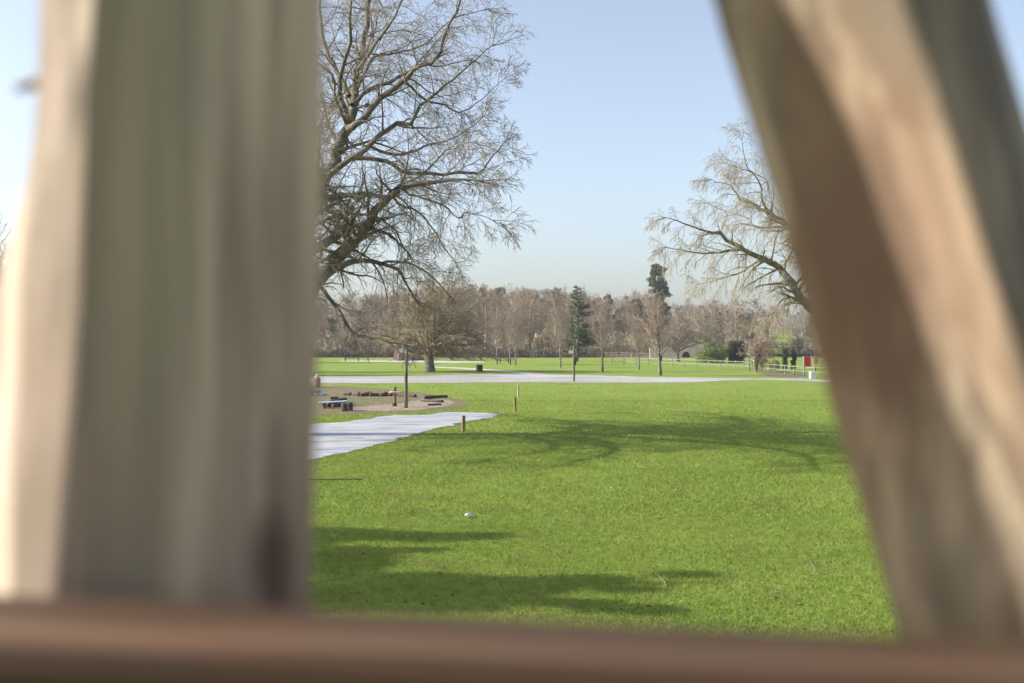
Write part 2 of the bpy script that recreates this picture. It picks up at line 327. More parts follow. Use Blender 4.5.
# grass blades on the near meadow
rg = np.random.default_rng(5)
def blades(n, y0, y1, hgt, wid, pw=1.0):
    y = y0 + (y1-y0)*rg.random(n)**pw; x = (rg.random(n)*1.05 - 0.42)*y*1.02
    k = ~(inside(x, y, o_path) | (inside(x, y, o_soil) & (rg.random(n) < 0.8))); x, y = x[k], y[k]
    # patchy sward
    n = len(x); pat = 0.6 + 0.4*np.sin(x*1.7+np.sin(y*1.3)*2)*np.sin(y*2.1+np.sin(x*0.9)*2)
    k = rg.random(n) < 0.45 + 0.55*pat; x, y = x[k], y[k]; n = len(x)
    h = hgt*(0.5+rg.random(n)*0.9); a = rg.random(n)*6.283; wd = wid*(0.7+rg.random(n)*0.6)
    lean = h*(0.3+rg.random(n)*0.9); la = rg.random(n)*6.283
    b0 = np.stack([x-np.cos(a)*wd, y-np.sin(a)*wd, np.zeros(n)], 1); b1 = np.stack([x+np.cos(a)*wd, y+np.sin(a)*wd, np.zeros(n)], 1)
    t = np.stack([x+np.cos(la)*lean, y+np.sin(la)*lean, h], 1)
    V = np.stack([b0, b1, t], 1).reshape(-1, 3); T = np.arange(n*3).reshape(-1, 3)
    return V, T
A = [blades(420000, 8.5, 17, 0.036, 0.0035, 1.0), blades(330000, 17, 30, 0.045, 0.006, 1.0), blades(190000, 30, 50, 0.045, 0.011, 1.0), blades(110000, 50, 82, 0.035, 0.014, 1.7)]
V = np.concatenate([a[0] for a in A]); T = np.arange(len(V)).reshape(-1, 3)
o = link('grass', mesh_np('grass', V, None, T), M['blades']); tag(o, kind='stuff', label='short green grass covering the near meadow', cat='grass')
# fallen leaves and worm casts
n = 16000; y = 8.5 + 45*rg.random(n)**1.3; x = (rg.random(n)*1.05 - 0.42)*y
k = ~inside(x, y, o_path); x, y = x[k], y[k]; n = len(x)
s = 0.008+0.015*rg.random(n); a = rg.random(n)*6.283; z = 0.012+0.02*rg.random(n)
c_ = np.stack([x, y, z], 1); u = np.stack([np.cos(a), np.sin(a), (rg.random(n)-.5)*1.2], 1)*s[:, None]; v = np.stack([-np.sin(a)*.6, np.cos(a)*.6, (rg.random(n)-.2)], 1)*s[:, None]
V = np.stack([c_-u, c_-v*.6, c_+u, c_+v], 1).reshape(-1, 3)
o = link('fallen_leaves', mesh_np('fallen_leaves', V, np.arange(n*4).reshape(-1, 4)), M['leaf']); tag(o, kind='stuff', label='brown dead leaves scattered through the grass', cat='leaves')

# ------------------------------------------------------------------ trees
def nrm(v):
    l = math.sqrt(v[0]*v[0]+v[1]*v[1]+v[2]*v[2]) or 1e-9; return (v[0]/l, v[1]/l, v[2]/l)
def side_dir(d, ang, phi):
    """direction at ang from d, turned phi around it"""
    r = (0, 0, 1) if abs(d[2]) < 0.9 else (1, 0, 0)
    u = nrm((d[1]*r[2]-d[2]*r[1], d[2]*r[0]-d[0]*r[2], d[0]*r[1]-d[1]*r[0])); v = (d[1]*u[2]-d[2]*u[1], d[2]*u[0]-d[0]*u[2], d[0]*u[1]-d[1]*u[0])
    c, s, cp, sp = math.cos(ang), math.sin(ang), math.cos(phi), math.sin(phi)
    return tuple(d[i]*c + (u[i]*cp + v[i]*sp)*s for i in range(3))
def branch(TT, rng, p, d, L, r, lvl, S):
    """S: per-level spec list of dicts seg, wander, grav, kids, ang, ratio, rr"""
    q = S[lvl]; n = q['seg']; st = L/n; pts = [p]; dirs = [d]; rad = [r]
    for i in range(n):
        wv = q['wander']
        d = nrm((d[0]+rng.gauss(0, wv), d[1]+rng.gauss(0, wv), d[2]+rng.gauss(0, wv)+q['grav']))
        p = (p[0]+d[0]*st, p[1]+d[1]*st, p[2]+d[2]*st)
        if p[2] < q.get('floor', 0.6): p = (p[0], p[1], q.get('floor', 0.6))
        pts.append(p); dirs.append(d); rad.append(max(r*(1-0.8*(i+1)/n), S[-1]['rmin']))
    TT[0 if lvl <= S[-1].get('limb', 0) else 1].add(pts, rad, q.get('sides', 3))
    kids(TT, rng, pts, dirs, rad, L, lvl, S)
def kids(TT, rng, pts, dirs, rad, L, lvl, S, t0=None, cnt=None):
    q = S[lvl]
    if not q.get('kids'): return
    n = len(pts)-1; k = cnt if cnt is not None else max(1, int(q['kids']*(0.8+0.4*rng.random())))
    t0 = q.get('t0', 0.2) if t0 is None else t0; ph = rng.random()*6.28
    for j in range(k):
        t = t0 + (1-t0)*(j+rng.random())/k; f = t*n; i = min(n-1, int(f)); f -= i
        a, b = pts[i], pts[i+1]; p = tuple(a[c]+(b[c]-a[c])*f for c in range(3))
        ph += 2.4+rng.gauss(0, .4)
        cd = side_dir(dirs[i], q['ang']*(0.75+0.5*rng.random()), ph)
        cl = L*q['ratio']*(1-0.55*t)*(0.7+0.6*rng.random())
        if 'maxc' in q: cl = min(cl, q['maxc']*(0.6+0.5*rng.random()))
        branch(TT, rng, p, cd, cl, max(rad[i]*q['rr'], S[-1]['rmin']), lvl+1, S)

def polyline_limb(TT, rng, pts, r0, r1, S, density, sides=8, klen=2.4, t0=0.12, tp=0.95):
    """a hand-laid limb; smoothed, then given procedural side branches"""
    P3 = [Vector(p) for p in pts]; out = []
    for i in range(len(P3)-1):
        p0 = P3[max(0, i-1)]; p1 = P3[i]; p2 = P3[i+1]; p3 = P3[min(len(P3)-1, i+2)]
        for k in range(3):
            t = k/3
            out.append(0.5*((2*p1) + (p2-p0)*t + (2*p0-5*p1+4*p2-p3)*t*t + (3*p1-p0-3*p2+p3)*t**3))
    out.append(P3[-1]); n = len(out)-1
    L = sum((out[i+1]-out[i]).length for i in range(n))
    out = [o + Vector((rng.gauss(0, 1), rng.gauss(0, 1), rng.gauss(0, 1)))*L*0.004 if 0 < i < n else o for i, o in enumerate(out)]
    rad = [r0+(r1-r0)*(i/n)**tp for i in range(n+1)]
    TT[0].add([tuple(o) for o in out], rad, sides)
    dirs = [tuple((out[min(i+1, n)]-out[max(0, i-1)]).normalized()) for i in range(n+1)]
    q = dict(S[0]); cnt = int(L*density)
    S2 = [dict(q, t0=t0, ratio=klen/L, kids=1)] + S[1:]
    kids(TT, rng, [tuple(o) for o in out], dirs, rad, L, 0, S2, t0, cnt)
    # terminal spray
    for j in range(3): branch(TT, rng, tuple(out[-1]), side_dir(dirs[-1], 0.35*j, rng.random()*6), klen*0.55, r1, 1, S2)

def px(lst, d0, d1=None):
    d1 = d0 if d1 is None else d1; n = len(lst)-1
    return [P(a, b, d0+(d1-d0)*(i/n)) for i, (a, b) in enumerate(lst)]

# --- the big spreading tree behind the left post
rng = random.Random(11)
S_big = [dict(kids=1, ang=0.85, ratio=0.4, rr=0.40, maxc=3.8),
         dict(seg=7, wander=0.17, grav=-0.03, kids=9, ang=0.7, ratio=0.52, rr=0.45, sides=4, t0=0.1),
         dict(seg=5, wander=0.17, grav=-0.07, kids=6, ang=0.6, ratio=0.75, rr=0.6, t0=0.1),
         dict(seg=4, wander=0.14, grav=-0.09, kids=0, ang=0.6, ratio=0.5, rr=0.6), dict(rmin=0.0048, limb=1)]
TT = (Tubes(), Tubes()); d = 32.0
bigroot = P(284, 435, d)
limbs = [
 ([(284, 435), (285, 400), (288, 350), (297, 312), (311, 284)], d, d, .42, .34, 0.0),
 ([(308, 290), (302, 250), (307, 215), (319, 193), (327, 175), (341, 142), (349, 121), (354, 101), (357, 72), (362, 55), (369, 9), (373, -60), (380, -130)], d, d+.8, .33, .05, 2.0),
 ([(318, 280), (345, 250), (356, 240), (371, 219), (390, 196), (405, 188), (447, 180), (478, 181)], d, d-2.5, .275, .025, 2.7),
 ([(320, 281), (327, 275), (345, 264), (359, 261), (380, 263), (398, 270), (408, 286), (416, 300)], d, d+1.6, .19, .03, 2.8),
 ([(318, 284), (336, 305), (347, 326), (359, 336), (380, 339), (405, 345)], d, d-2.0, .095, .03, 1.7),
 ([(383, 263), (399, 262), (420, 268), (440, 285), (452, 298)], d+1, d+2.5, .07, .02, 3.0),
 ([(349, 128), (356, 126), (379, 100), (402, 83), (414, 69), (438, 57), (446, 32), (461, 0), (470, -50)], d, d-2.2, .17, .025, 2.8),
 ([(352, 105), (373, 88), (399, 78), (420, 66), (440, 66), (470, 60)], d, d+2.5, .11, .02, 2.9),
 ([(327, 177), (353, 158), (370, 144), (397, 124), (411, 124), (420, 108), (446, 85), (468, 66), (492, 46)], d, d-1.0, .15, .02, 2.9),
 ([(368, 145), (388, 154), (411, 152), (432, 144), (458, 137), (480, 120)], d, d+1.8, .08, .018, 2.9),
 ([(345, 160), (358, 158), (388, 161), (405, 173), (432, 174), (464, 173), (476, 173), (487, 164), (498, 150), (505, 142)], d, d+.5, .12, .016, 3.0),
 ([(320, 200), (340, 195), (359, 195), (388, 196), (400, 185), (420, 176), (446, 150), (470, 142)], d, d-3.2, .10, .018, 2.8),
 ([(318, 203), (353, 194), (387, 196), (405, 206), (424, 217), (442, 243), (455, 262)], d, d+3.0, .10, .018, 2.9),
 ([(316, 225), (340, 214), (368, 214), (390, 225), (403, 246), (412, 262)], d, d-1.5, .08, .018, 2.8),
 ([(400, 188), (416, 196), (442, 205), (458, 218), (469, 212), (492, 220)], d-1.2, d-3.2, .06, .014, 3.0),
 ([(349, 96), (340, 76), (329, 58), (322, 29), (320, 0), (316, -60)], d, d+1.0, .13, .03, 2.6),
 ([(347, 126), (336, 100), (333, 79), (322, 66), (300, 50)], d, d-1.4, .07, .02, 2.4),
 ([(357, 70), (375, 45), (391, 22), (402, 0), (420, -40)], d, d-2.6, .09, .02, 2.8),
 ([(355, 95), (372, 60), (400, 52), (425, 44), (452, 20), (484, 10)], d, d+3.0, .07, .015, 2.8),
 ([(405, 82), (425, 100), (445, 105), (458, 112), (475, 105), (498, 84)], d-1, d+1, .06, .014, 3.0),
 ([(370, -40), (392, -80), (430, -110)], d+.5, d-2, .06, .02, 2.4), ([(378, -110), (350, -150), (330, -190)], d+.5, d-2, .05, .02, 2.4),
 # limbs on the far and left sides
 ([(313, 250), (280, 215), (230, 190), (180, 170), (130, 180)], d, d+1.5, .22, .025, 2.2),
 ([(313, 215), (270, 150), (220, 100), (190, 60), (150, 40)], d, d-2, .20, .025, 2.2),
 ([(320, 195), (300, 120), (270, 60), (240, 0), (230, -50)], d, d+3.5, .16, .025, 2.2),
 ([(316, 280), (270, 265), (210, 260), (150, 280), (120, 300)], d, d-3, .18, .025, 2.2),
 ([(306, 265), (250, 235), (200, 200), (160, 190)], d, d+.5, .26, .05, 2.2),
 ([(318, 210), (325, 190), (318, 160), (322, 130)], d, d-5.5, .14, .02, 2.2),
 ([(350, 120), (352, 90), (372, 40), (380, 10)], d, d+5, .12, .02, 2.2),
 ([(349, 122), (340, 80), (352, 20), (350, -30)], d, d-4.5, .12, .02, 2.2),
]
for (l, a, b, r0, r1, dens) in limbs:
    pl = px(l, a, d + (b-d)*1.45)
    if dens: polyline_limb(TT, rng, pl, r0*(.72 if r0 < .25 else .88), r1*.7, S_big, dens*.9, 8, 2.15 if l[-1][1] < 330 else 1.2, tp=1.0)
    else:
        S0 = S_big; P3 = pl; TT[0].add([tuple(p) for p in P3], [r0*1.45]+[r0]+[r0*.93, r0*.86, r1], 12)
tb_ = -7.1
for (l, r0) in [([(tb_, 32, 4.5), (-6, 29, 6.2), (-6.4, 26, 7.2), (-6.2, 23, 6.8)], .20), ([(tb_, 32, 3.8), (-7.5, 29.5, 5), (-8.3, 26.5, 5.6), (-8.5, 24, 5)], .17),
                ([(tb_, 32, 5.5), (-5.8, 35, 7), (-6.8, 38.5, 8), (-7.2, 41.5, 7.6)], .2), ([(tb_, 32, 4.2), (-8, 34.5, 5.4), (-9.5, 37.5, 5.8), (-10, 40, 5.2)], .17),
                ([(tb_, 32, 6.5), (-8, 30, 8.5), (-9.5, 27, 9.5)], .16), ([(tb_, 32, 6.8), (-8, 35, 8.8), (-9, 38, 9.5)], .16),
                ([(tb_, 32, 4), (-9.5, 31, 5), (-12.5, 30.5, 5.2), (-15, 29.5, 4.5)], .18), ([(tb_, 32, 5), (-9, 33, 6.8), (-12, 34.5, 8), (-14, 36, 8)], .18),
                ([(tb_, 32, 3.4), (-7.2, 30, 4.2), (-7.4, 27.5, 4.3), (-7.6, 25, 3.6)], .13)]:
    polyline_limb(TT, rng, l, r0, .03, S_big, 3.0, 8, 1.9)
rs = random.Random(5)
for k in range(8):
    sg = 1 if k % 2 else -1; z0 = rs.uniform(3.8, 7.5); e = rs.uniform(4, 9.5); xo = rs.uniform(-1.5, .4) - (2.6 if sg > 0 else 0)
    l = [(tb_, 32, z0), (tb_+xo*.3, 32+sg*e*.35, z0+e*.22), (tb_+xo*.7, 32+sg*e*.7, z0+e*.3), (tb_+xo-.8, 32+sg*e, z0+e*.22)]
    polyline_limb(TT, rng, l, rs.uniform(.10, .18), .03, S_big, 2.6, 7, 1.7)
root = empty('bare_tree', (bigroot[0], bigroot[1], 0))
tag(root, 'huge bare spreading tree with thick mossy limbs, trunk hidden by the left post', 'tree')
link('trunk', TT[0].mesh('trunk', tuple(root.location)), M['bark'], root)
link('crown', TT[1].mesh('crown', tuple(root.location)), M['twig'], root)

# --- willow-like tree behind the right post
rng = random.Random(23)
S_wil = [dict(kids=1, ang=0.8, ratio=0.4, rr=0.40, maxc=4.0),
         dict(seg=7, wander=0.16, grav=-0.05, kids=11, ang=0.75, ratio=0.5, rr=0.5, sides=4, t0=0.1),
         dict(seg=6, wander=0.12, grav=-0.20, kids=4, ang=0.5, ratio=0.95, rr=0.7, t0=0.1),
         dict(seg=5, wander=0.08, grav=-0.25, kids=0, ang=0.4, ratio=0.5, rr=0.6), dict(rmin=0.0068, limb=1)]
TT = (Tubes(), Tubes()); d = 58.0
wl = [
 ([(848, 395), (842, 350), (832, 320), (817, 302)], d, d, .55, .36, 0.0),
 ([(818, 312), (808, 306), (800, 297), (792, 283), (780, 268), (763, 259), (745, 250), (728, 239), (713, 231), (693, 227), (668, 218)], d, d-3, .40, .03, 2.0),
 ([(763, 259), (751, 265), (737, 274), (714, 280), (700, 284)], d-1, d+1, .13, .02, 2.0),
 ([(745, 250), (728, 251), (710, 253), (690, 252), (667, 247)], d-1, d-4, .11, .02, 2.2),
 ([(824, 318), (826, 280), (815, 250), (800, 232), (782, 224), (769, 215), (757, 206), (740, 198), (731, 186), (712, 180)], d, d+2.5, .34, .02, 2.0),
 ([(790, 228), (777, 227), (754, 227), (748, 218), (728, 212), (709, 204)], d, d+4.5, .12, .02, 2.2),
 ([(800, 232), (782, 220), (770, 212), (761, 198), (760, 183), (752, 172), (745, 162), (742, 140)], d, d-1, .14, .02, 2.0),
 ([(768, 190), (766, 180), (751, 172), (738, 168), (726, 163)], d, d+2, .07, .02, 2.2),
 ([(824, 275), (815, 220), (800, 170), (790, 130), (785, 90)], d, d+2, .2, .03, 1.8),
 ([(826, 260), (850, 200), (870, 150), (885, 110)], d, d-1, .22, .03, 1.5),
 ([(830, 300), (860, 260), (900, 230), (940, 225)], d, d+2, .25, .03, 1.5),
 ([(802, 300), (797, 298), (786, 298), (779, 303), (777, 312)], d, d-1.5, .10, .03, 1.1),
 ([(806, 304), (790, 303), (782, 308), (766, 317)], d, d+2, .09, .02, 1.1),
 ([(826, 285), (820, 240), (812, 200)], d, d-6, .22, .04, 1.5), ([(828, 300), (800, 262), (790, 240)], d, d+7, .22, .04, 1.7),
]
for (l, a, b, r0, r1, dens) in wl:
    pl = px(l, a, b)
    if dens: polyline_limb(TT, rng, pl, r0*.75, r1*.7, S_wil, dens*1.25, 8, 2.4, tp=1.0)
    else: TT[0].add([tuple(p) for p in pl], [r0*1.5, r0, r0*.9, r1], 12)
wr = P(848, 395, d)
root = empty('willow_tree', (wr[0], wr[1], 0))
tag(root, 'bare willow with fine hanging beige twigs leaning in from behind the right wooden post', 'tree')
link('trunk', TT[0].mesh('trunk', tuple(root.location)), M['willow_bark'], root)
link('crown', TT[1].mesh('crown', tuple(root.location)), M['willow_twig'], root)

def proc_tree(name, loc, H, seed, S, r, m_b, m_t, lean=(0, 0), trunk_frac=0.55, trunkseg=8, wander=0.05, loc_origin=True):
    """one procedural bare tree: central stem plus branches"""
    rng = random.Random(seed); TT = (Tubes(), Tubes())
    pts = [(0, 0, -0.1)]; dirs = [(0, 0, 1)]; dd = nrm((lean[0], lean[1], 1)); p = pts[0]; rad = [r*1.35]
    L = H*trunk_frac if trunk_frac < 1 else H*0.92
    for i in range(trunkseg):
        dd = nrm((dd[0]+rng.gauss(0, wander), dd[1]+rng.gauss(0, wander), dd[2])); s = L/trunkseg
        p = (p[0]+dd[0]*s, p[1]+dd[1]*s, p[2]+dd[2]*s); pts.append(p); dirs.append(dd); rad.append(r*(1-0.75*(i+1)/trunkseg))
    TT[0].add(pts, rad, 8)
    q = S[0]; kids(TT, rng, pts, dirs, rad, H, 0, S, q['t0'], q['kids'])
    for j in range(q.get('top', 3)): branch(TT, rng, pts[-1], side_dir(dirs[-1], 0.15+0.25*rng.random(), j*2.1), (H-L)*0.95, rad[-1]*.8, 1, S)
    root = empty(name, loc)
    a = link('trunk', TT[0].mesh('trunk'), m_b, root); b = link('crown', TT[1].mesh('crown'), m_t, root)
    return root
def copy_tree(o, loc, rz=0, sc=(1, 1, 1)):
    c = o.copy(); col.objects.link(c); c.location = loc; c.rotation_euler = (0, 0, rz); c.scale = sc
    for ch in [x for x in bpy.data.objects if x.parent == o]:
        k = ch.copy(); col.objects.link(k); k.parent = c
    return c

# weeping tree in the middle left
S_weep = [dict(kids=54, ang=1.05, ratio=0.95, rr=0.4, t0=0.22, top=6, maxc=7.0),
          dict(seg=9, wander=0.19, grav=-0.03, kids=17, ang=0.75, ratio=0.36, rr=0.45, sides=4, t0=0.12, floor=1.5),
          dict(seg=5, wander=0.2, grav=-0.12, kids=7, ang=0.7, ratio=0.6, rr=0.6, t0=0.1, floor=1.3),
          dict(seg=4, wander=0.18, grav=-0.14, kids=0, floor=1.1), dict(rmin=0.012, limb=0)]
t = proc_tree('bare_tree', G(429, 372), 10.4, 4, S_weep, .46, M['bark'], M['weep_twig'], (0.02, 0), 0.62, wander=.16)
t.scale = (1.15, 1.15, 1.0); tag(t, 'bushy bare tree with drooping olive brown twigs and stout ridged trunk beyond the trail post', 'tree')

# young park trees
S_young = [dict(kids=34, ang=0.55, ratio=0.46, rr=0.42, t0=0.26, top=3),
           dict(seg=6, wander=0.08, grav=0.07, kids=10, ang=0.6, ratio=0.42, rr=0.5, t0=0.12),
           dict(seg=4, wander=0.10, grav=0.03, kids=5, ang=0.55, ratio=0.6, rr=0.7, t0=0.15),
           dict(seg=3, wander=0.1, grav=0.0, kids=0), dict(rmin=0.009, limb=0)]
S_round = [dict(kids=38, ang=0.9, ratio=0.50, rr=0.42, t0=0.25, top=4),
           dict(seg=6, wander=0.14, grav=0.03, kids=10, ang=0.7, ratio=0.42, rr=0.5, t0=0.12),
           dict(seg=4, wander=0.16, grav=0.0, kids=6, ang=0.6, ratio=0.6, rr=0.7, t0=0.15),
           dict(seg=3, wander=0.15, grav=-0.02, kids=0), dict(rmin=0.012, limb=0)]
yg = 'young bare trees on the meadow'
y1 = proc_tree('young_tree', G(602.5, 372), 7.6, 31, S_young, .11, M['young_bark'], M['young_twig'], wander=.03, trunk_frac=.8)
tag(y1, 'slim upright bare young tree just right of the far finger post', 'tree', yg)
y2 = proc_tree('young_tree', G(660, 375.6), 8.0, 37, S_young, .17, M['young_bark'], M['young_twig'], wander=.05, trunk_frac=.7)
tag(y2, 'largest young bare tree, nearest the far path, with a dark collar on its trunk', 'tree', yg)
g_ = MB().cyl((0, 0, 1.3), (0, 0, 1.75), .19, .185).build('tree_guard', M['dark'], y2)
for (x, y, src, s, rz, lab) in [(560.5, 367.5, y1, .95, 1, 'thin silvery bare young tree left of the finger post in front of the dark conifer'),
                       (639, 369.7, y1, .8, 2.2, 'small thin bare young tree between the slim one and the largest one'),
                       (497, 364.3, y1, .95, 3.0, 'leftmost of the three slender bare trees standing close together'),
                       (510, 364.5, y1, 1.1, 4.0, 'middle of the three slender bare trees standing close together, palest stem'),
                       (515.5, 365.2, y1, .92, 5.0, 'rightmost of the three slender bare trees standing close together')]:
    c = copy_tree(src, G(x, y), rz, (s, s, s)); tag(c, lab, 'tree', yg)
t5 = proc_tree('bare_tree', G(677, 361.5), 9.6, 45, S_round, .42, M['young_bark'], M['young_twig'], (0.0, 0), .5, wander=.1)
tag(t5, 'round crowned bare tree with a thick forked trunk behind the pale rail fence', 'tree')
t6 = proc_tree('bare_tree', G(706, 357), 11.2, 46, S_round, .4, M['young_bark'], M['willow_twig'], (0.0, 0), .5, wander=.1)
t6.scale = (1.5, 1.5, .97); tag(t6, 'dome shaped bare tree rising behind the round green shrub', 'tree')

# woodland prototypes
S_wood = [[dict(kids=26, ang=0.5, ratio=0.42, rr=0.4, t0=0.2, top=3), dict(seg=5, wander=0.08, grav=0.08, kids=9, ang=0.5, ratio=0.42, rr=0.5, t0=0.15),
           dict(seg=4, wander=0.1, grav=0.05, kids=5, ang=0.5, ratio=0.6, rr=0.7), dict(seg=3, wander=0.1, grav=0, kids=0), dict(rmin=0.020, limb=0)],
          [dict(kids=24, ang=0.95, ratio=0.5, rr=0.4, t0=0.15, top=4), dict(seg=5, wander=0.16, grav=0.03, kids=9, ang=0.7, ratio=0.42, rr=0.5, t0=0.15),
           dict(seg=4, wander=0.18, grav=0.0, kids=6, ang=0.6, ratio=0.6, rr=0.7), dict(seg=3, wander=0.1, grav=0, kids=0), dict(rmin=0.020, limb=0)]]
wprotos = []
wgroup = 'bare trees of the wooded hillside'
rr = random.Random(77)
slots = []
ZONES = [(345, 'next to the left post'), (395, 'left of the navy shed'), (440, 'above the navy shed'), (485, 'right of the drooping bushy tree'), (525, 'behind the three slender trees'), (562, 'left of the pointed conifer'), (600, 'behind the pointed conifer'), (640, 'between the two tall conifers'), (680, 'around the tallest conifer'), (728, 'behind the round shrub'), (770, 'behind the teal board'), (900, 'beside the right log post')]
for i in range(345):
    yy = 192 + 190*(i/345)**1.15 + rr.uniform(-3, 3); xx = (rr.random()*1.12 - 0.56)*0.62*yy*1.0
    pxx = CX + F*xx/yy
    if pxx < 275 or pxx > 850: continue
    if 768 < pxx < 800 and yy < 290: continue
    if 640 < pxx < 705 and yy < 215: continue
    slots.append((xx, yy, pxx))
SKY = [(300, 297), (340, 294), (380, 288), (440, 283), (480, 284), (515, 290), (555, 281), (575, 289), (600, 295), (640, 290), (680, 299), (720, 299), (745, 306), (850, 308)]
def interp_(x, t):
    for (a, b), (c, e) in zip(t[:-1], t[1:]):
        if a <= x <= c: return b+(e-b)*(x-a)/(c-a)
    return t[0][1] if x < t[0][0] else t[-1][1]
for i, (xx, yy, pxx) in enumerate(slots):
    ki = i % 6
    ztop = HC + (CY - interp_(pxx, SKY) + rr.uniform(-9, 4))/F*yy
    if i < 6:
        kk = proc_tree('woodland_tree', (xx, yy, gz(xx, yy)), 11.5, 100+i, S_wood[0 if i in (0, 3) else 1], .24, M['wood_bark'], M['wood_twig'][i % 3], wander=.04, trunk_frac=.88)
        wprotos.append(kk); c = kk
    else:
        right = sm(600, 760, pxx)
        s = rr.uniform(.95, 1.35)*(1-0.30*right)*(1.0 - 0.10*sm(.3, .9, abs(math.sin(pxx*.013))))
        if rr.random() < 0.08: s *= 1.15
        s = max(.45, min(s, (ztop-gz(xx, yy))/12.2)); wf = rr.uniform(1.05, 1.5); c = copy_tree(wprotos[ki], (xx, yy, gz(xx, yy)-.1), rr.random()*6.28, (s*wf, s*wf, s))
    row = 'front' if yy < 225 else ('middle' if yy < 290 else 'back')
    zone = [z for lim, z in ZONES if pxx < lim][0]
    hgt_w = 'tall' if c.scale[2] > 1.02 else ('low' if c.scale[2] < .8 else 'middling'); wid_w = 'broad' if c.scale[0]/c.scale[2] > 1.27 else 'narrow'
    tag(c, hgt_w + ' ' + wid_w + ' %s tree in the wood, %s rows, %s' % (('reddish', 'buff', 'dun')[ki % 3], row, zone), 'tree', wgroup)

# trees hidden or nearly hidden by the left post; their crowns reach the picture's left edge and shade the meadow
lw = proc_tree('bare_tree', (-31, 62, 0), 11.5, 61, S_round, .3, M['bark'], M['twig'], wander=.08, trunk_frac=.55)
lw.location = (-31, 62, 0); tag(lw, 'bare tree whose twig tips show at the left edge beside the sunlit post', 'tree')
for (x, y, s, rz, lab) in [(-23.5, 88, 1.0, 1, 'bare tree hidden behind the left post, on the far side of the wide path'),
                  (-25.5, 97, 1.0, 2.6, 'bare tree hidden behind the left post, well beyond the wide path'),
                  (-38, 140, 1.3, 4.1, 'bare tree hidden behind the left post, near the far hedge')]:
    c = copy_tree(lw, (x, y, 0), rz, (s, s, s)); tag(c, lab, 'tree')

# ------------------------------------------------------------------ evergreen foliage
def leaves(blobs, n, size, seed, flat=0.4):
    """leaf faces spread through ellipsoids (cx,cy,cz,rx,ry,rz), thicker near their skins"""
    r = np.random.default_rng(seed); B = np.array(blobs, float); wgt = B[:, 3]*B[:, 4]+B[:, 3]*B[:, 5]; wgt /= wgt.sum()
    b = B[r.choice(len(B), n, p=wgt)]; v = r.normal(size=(n, 3)); v /= np.linalg.norm(v, axis=1, keepdims=True)
    rad = r.random(n)**0.35; c = b[:, :3] + v*b[:, 3:6]*rad[:, None]*(0.85+0.3*r.random((n, 1)))
    u = r.normal(size=(n, 3)); u /= np.linalg.norm(u, axis=1, keepdims=True); w_ = np.cross(u, r.normal(size=(n, 3))); w_ /= np.linalg.norm(w_, axis=1, keepdims=True)
    s = size*(0.6+0.8*r.random((n, 1)))
    V = np.stack([c-u*s, c-w_*s*flat, c+u*s, c+w_*s*flat], 1).reshape(-1, 3)
    return V, np.arange(n*4).reshape(-1, 4)
def foliage(name, loc, blobs, n, size, m, seed, label, cat, trunk=None, tm=None, part='crown', flat=.45):
    root = empty(name, loc); V, Q = leaves(blobs, n, size, seed, flat); V[:, 2] = np.maximum(V[:, 2], 0.02)
    link(part, mesh_np(part, V, Q), m, root)
    if trunk:
        T_ = Tubes(); T_.add(trunk[0], trunk[1], 8); link('trunk', T_.mesh('trunk'), tm or M['bark'], root)
    return tag(root, label, cat)
def conifer(name, loc, H, R, seed, label, arms=(), m='conifer', droop=0.25, dens=1.0, t0=.1, sparse=1.0):
    """whorled drooping boughs with needle sprays"""
    rng = random.Random(seed); r = np.random.default_rng(seed); root = empty(name, loc)
    T_ = Tubes(); T_.add([(0, 0, -.1), (0.05, 0, H*.3), (-.05, 0, H*.6), (0, 0, H*.98)], [H*.022, H*.017, H*.01, .03], 8)
    C = []; k = 0; z = H*t0; boughs = []
    while z < H*.97:
        f = (z/H-t0)/(1-t0); Lb = R*(1-f)**0.75*rng.uniform(.55, 1.15)+.25; boughs.append((z, k*2.4+rng.random(), Lb)); k += 1; z += H*0.013*rng.uniform(.5, 1.5)/sparse
    for a in arms: boughs += [a, (a[0]+.25, a[1]+.12, a[2]*.85), (a[0]-.1, a[1]-.15, a[2]*.95)]
    for (z, a, Lb) in boughs:
        n = 7; pts = []
        for i in range(n+1):
            t = i/n; pts.append((math.cos(a)*Lb*t, math.sin(a)*Lb*t, z + Lb*(0.18*t - droop*2.0*t*t) + .25*Lb*t**4))
        T_.add(pts, [.05*(1-i/(n+1))+.012 for i in range(n+1)], 3)
        m_ = int(55*Lb*dens); tt = r.random(m_)**.7; wd = .12+.32*(1-tt)*min(1.2, Lb)/1.2+.12
        P_ = np.array(pts); idx = tt*n; i0 = np.minimum(n-1, idx.astype(int)); fr = (idx-i0)[:, None]
        c = P_[i0]*(1-fr)+P_[i0+1]*fr; off = r.normal(size=(m_, 3))*np.array([.55, .55, .28])*wd[:, None]; off[:, 2] -= .08
        C.append(c+off)
    C = np.concatenate(C); n = len(C); u = r.normal(size=(n, 3))*np.array([1, 1, .6]); u /= np.linalg.norm(u, axis=1, keepdims=True)
    w_ = np.cross(u, r.normal(size=(n, 3))); w_ /= np.linalg.norm(w_, axis=1, keepdims=True); s = .17*(0.6+.8*r.random((n, 1)))
    V = np.stack([C-u*s, C-w_*s*.4, C+u*s, C+w_*s*.4], 1).reshape(-1, 3)
    link('trunk', T_.mesh('trunk'), M['bark'], root); link('crown', mesh_np('crown', V, np.arange(n*4).reshape(-1, 4)), M[m], root)
    return tag(root, label, 'tree')

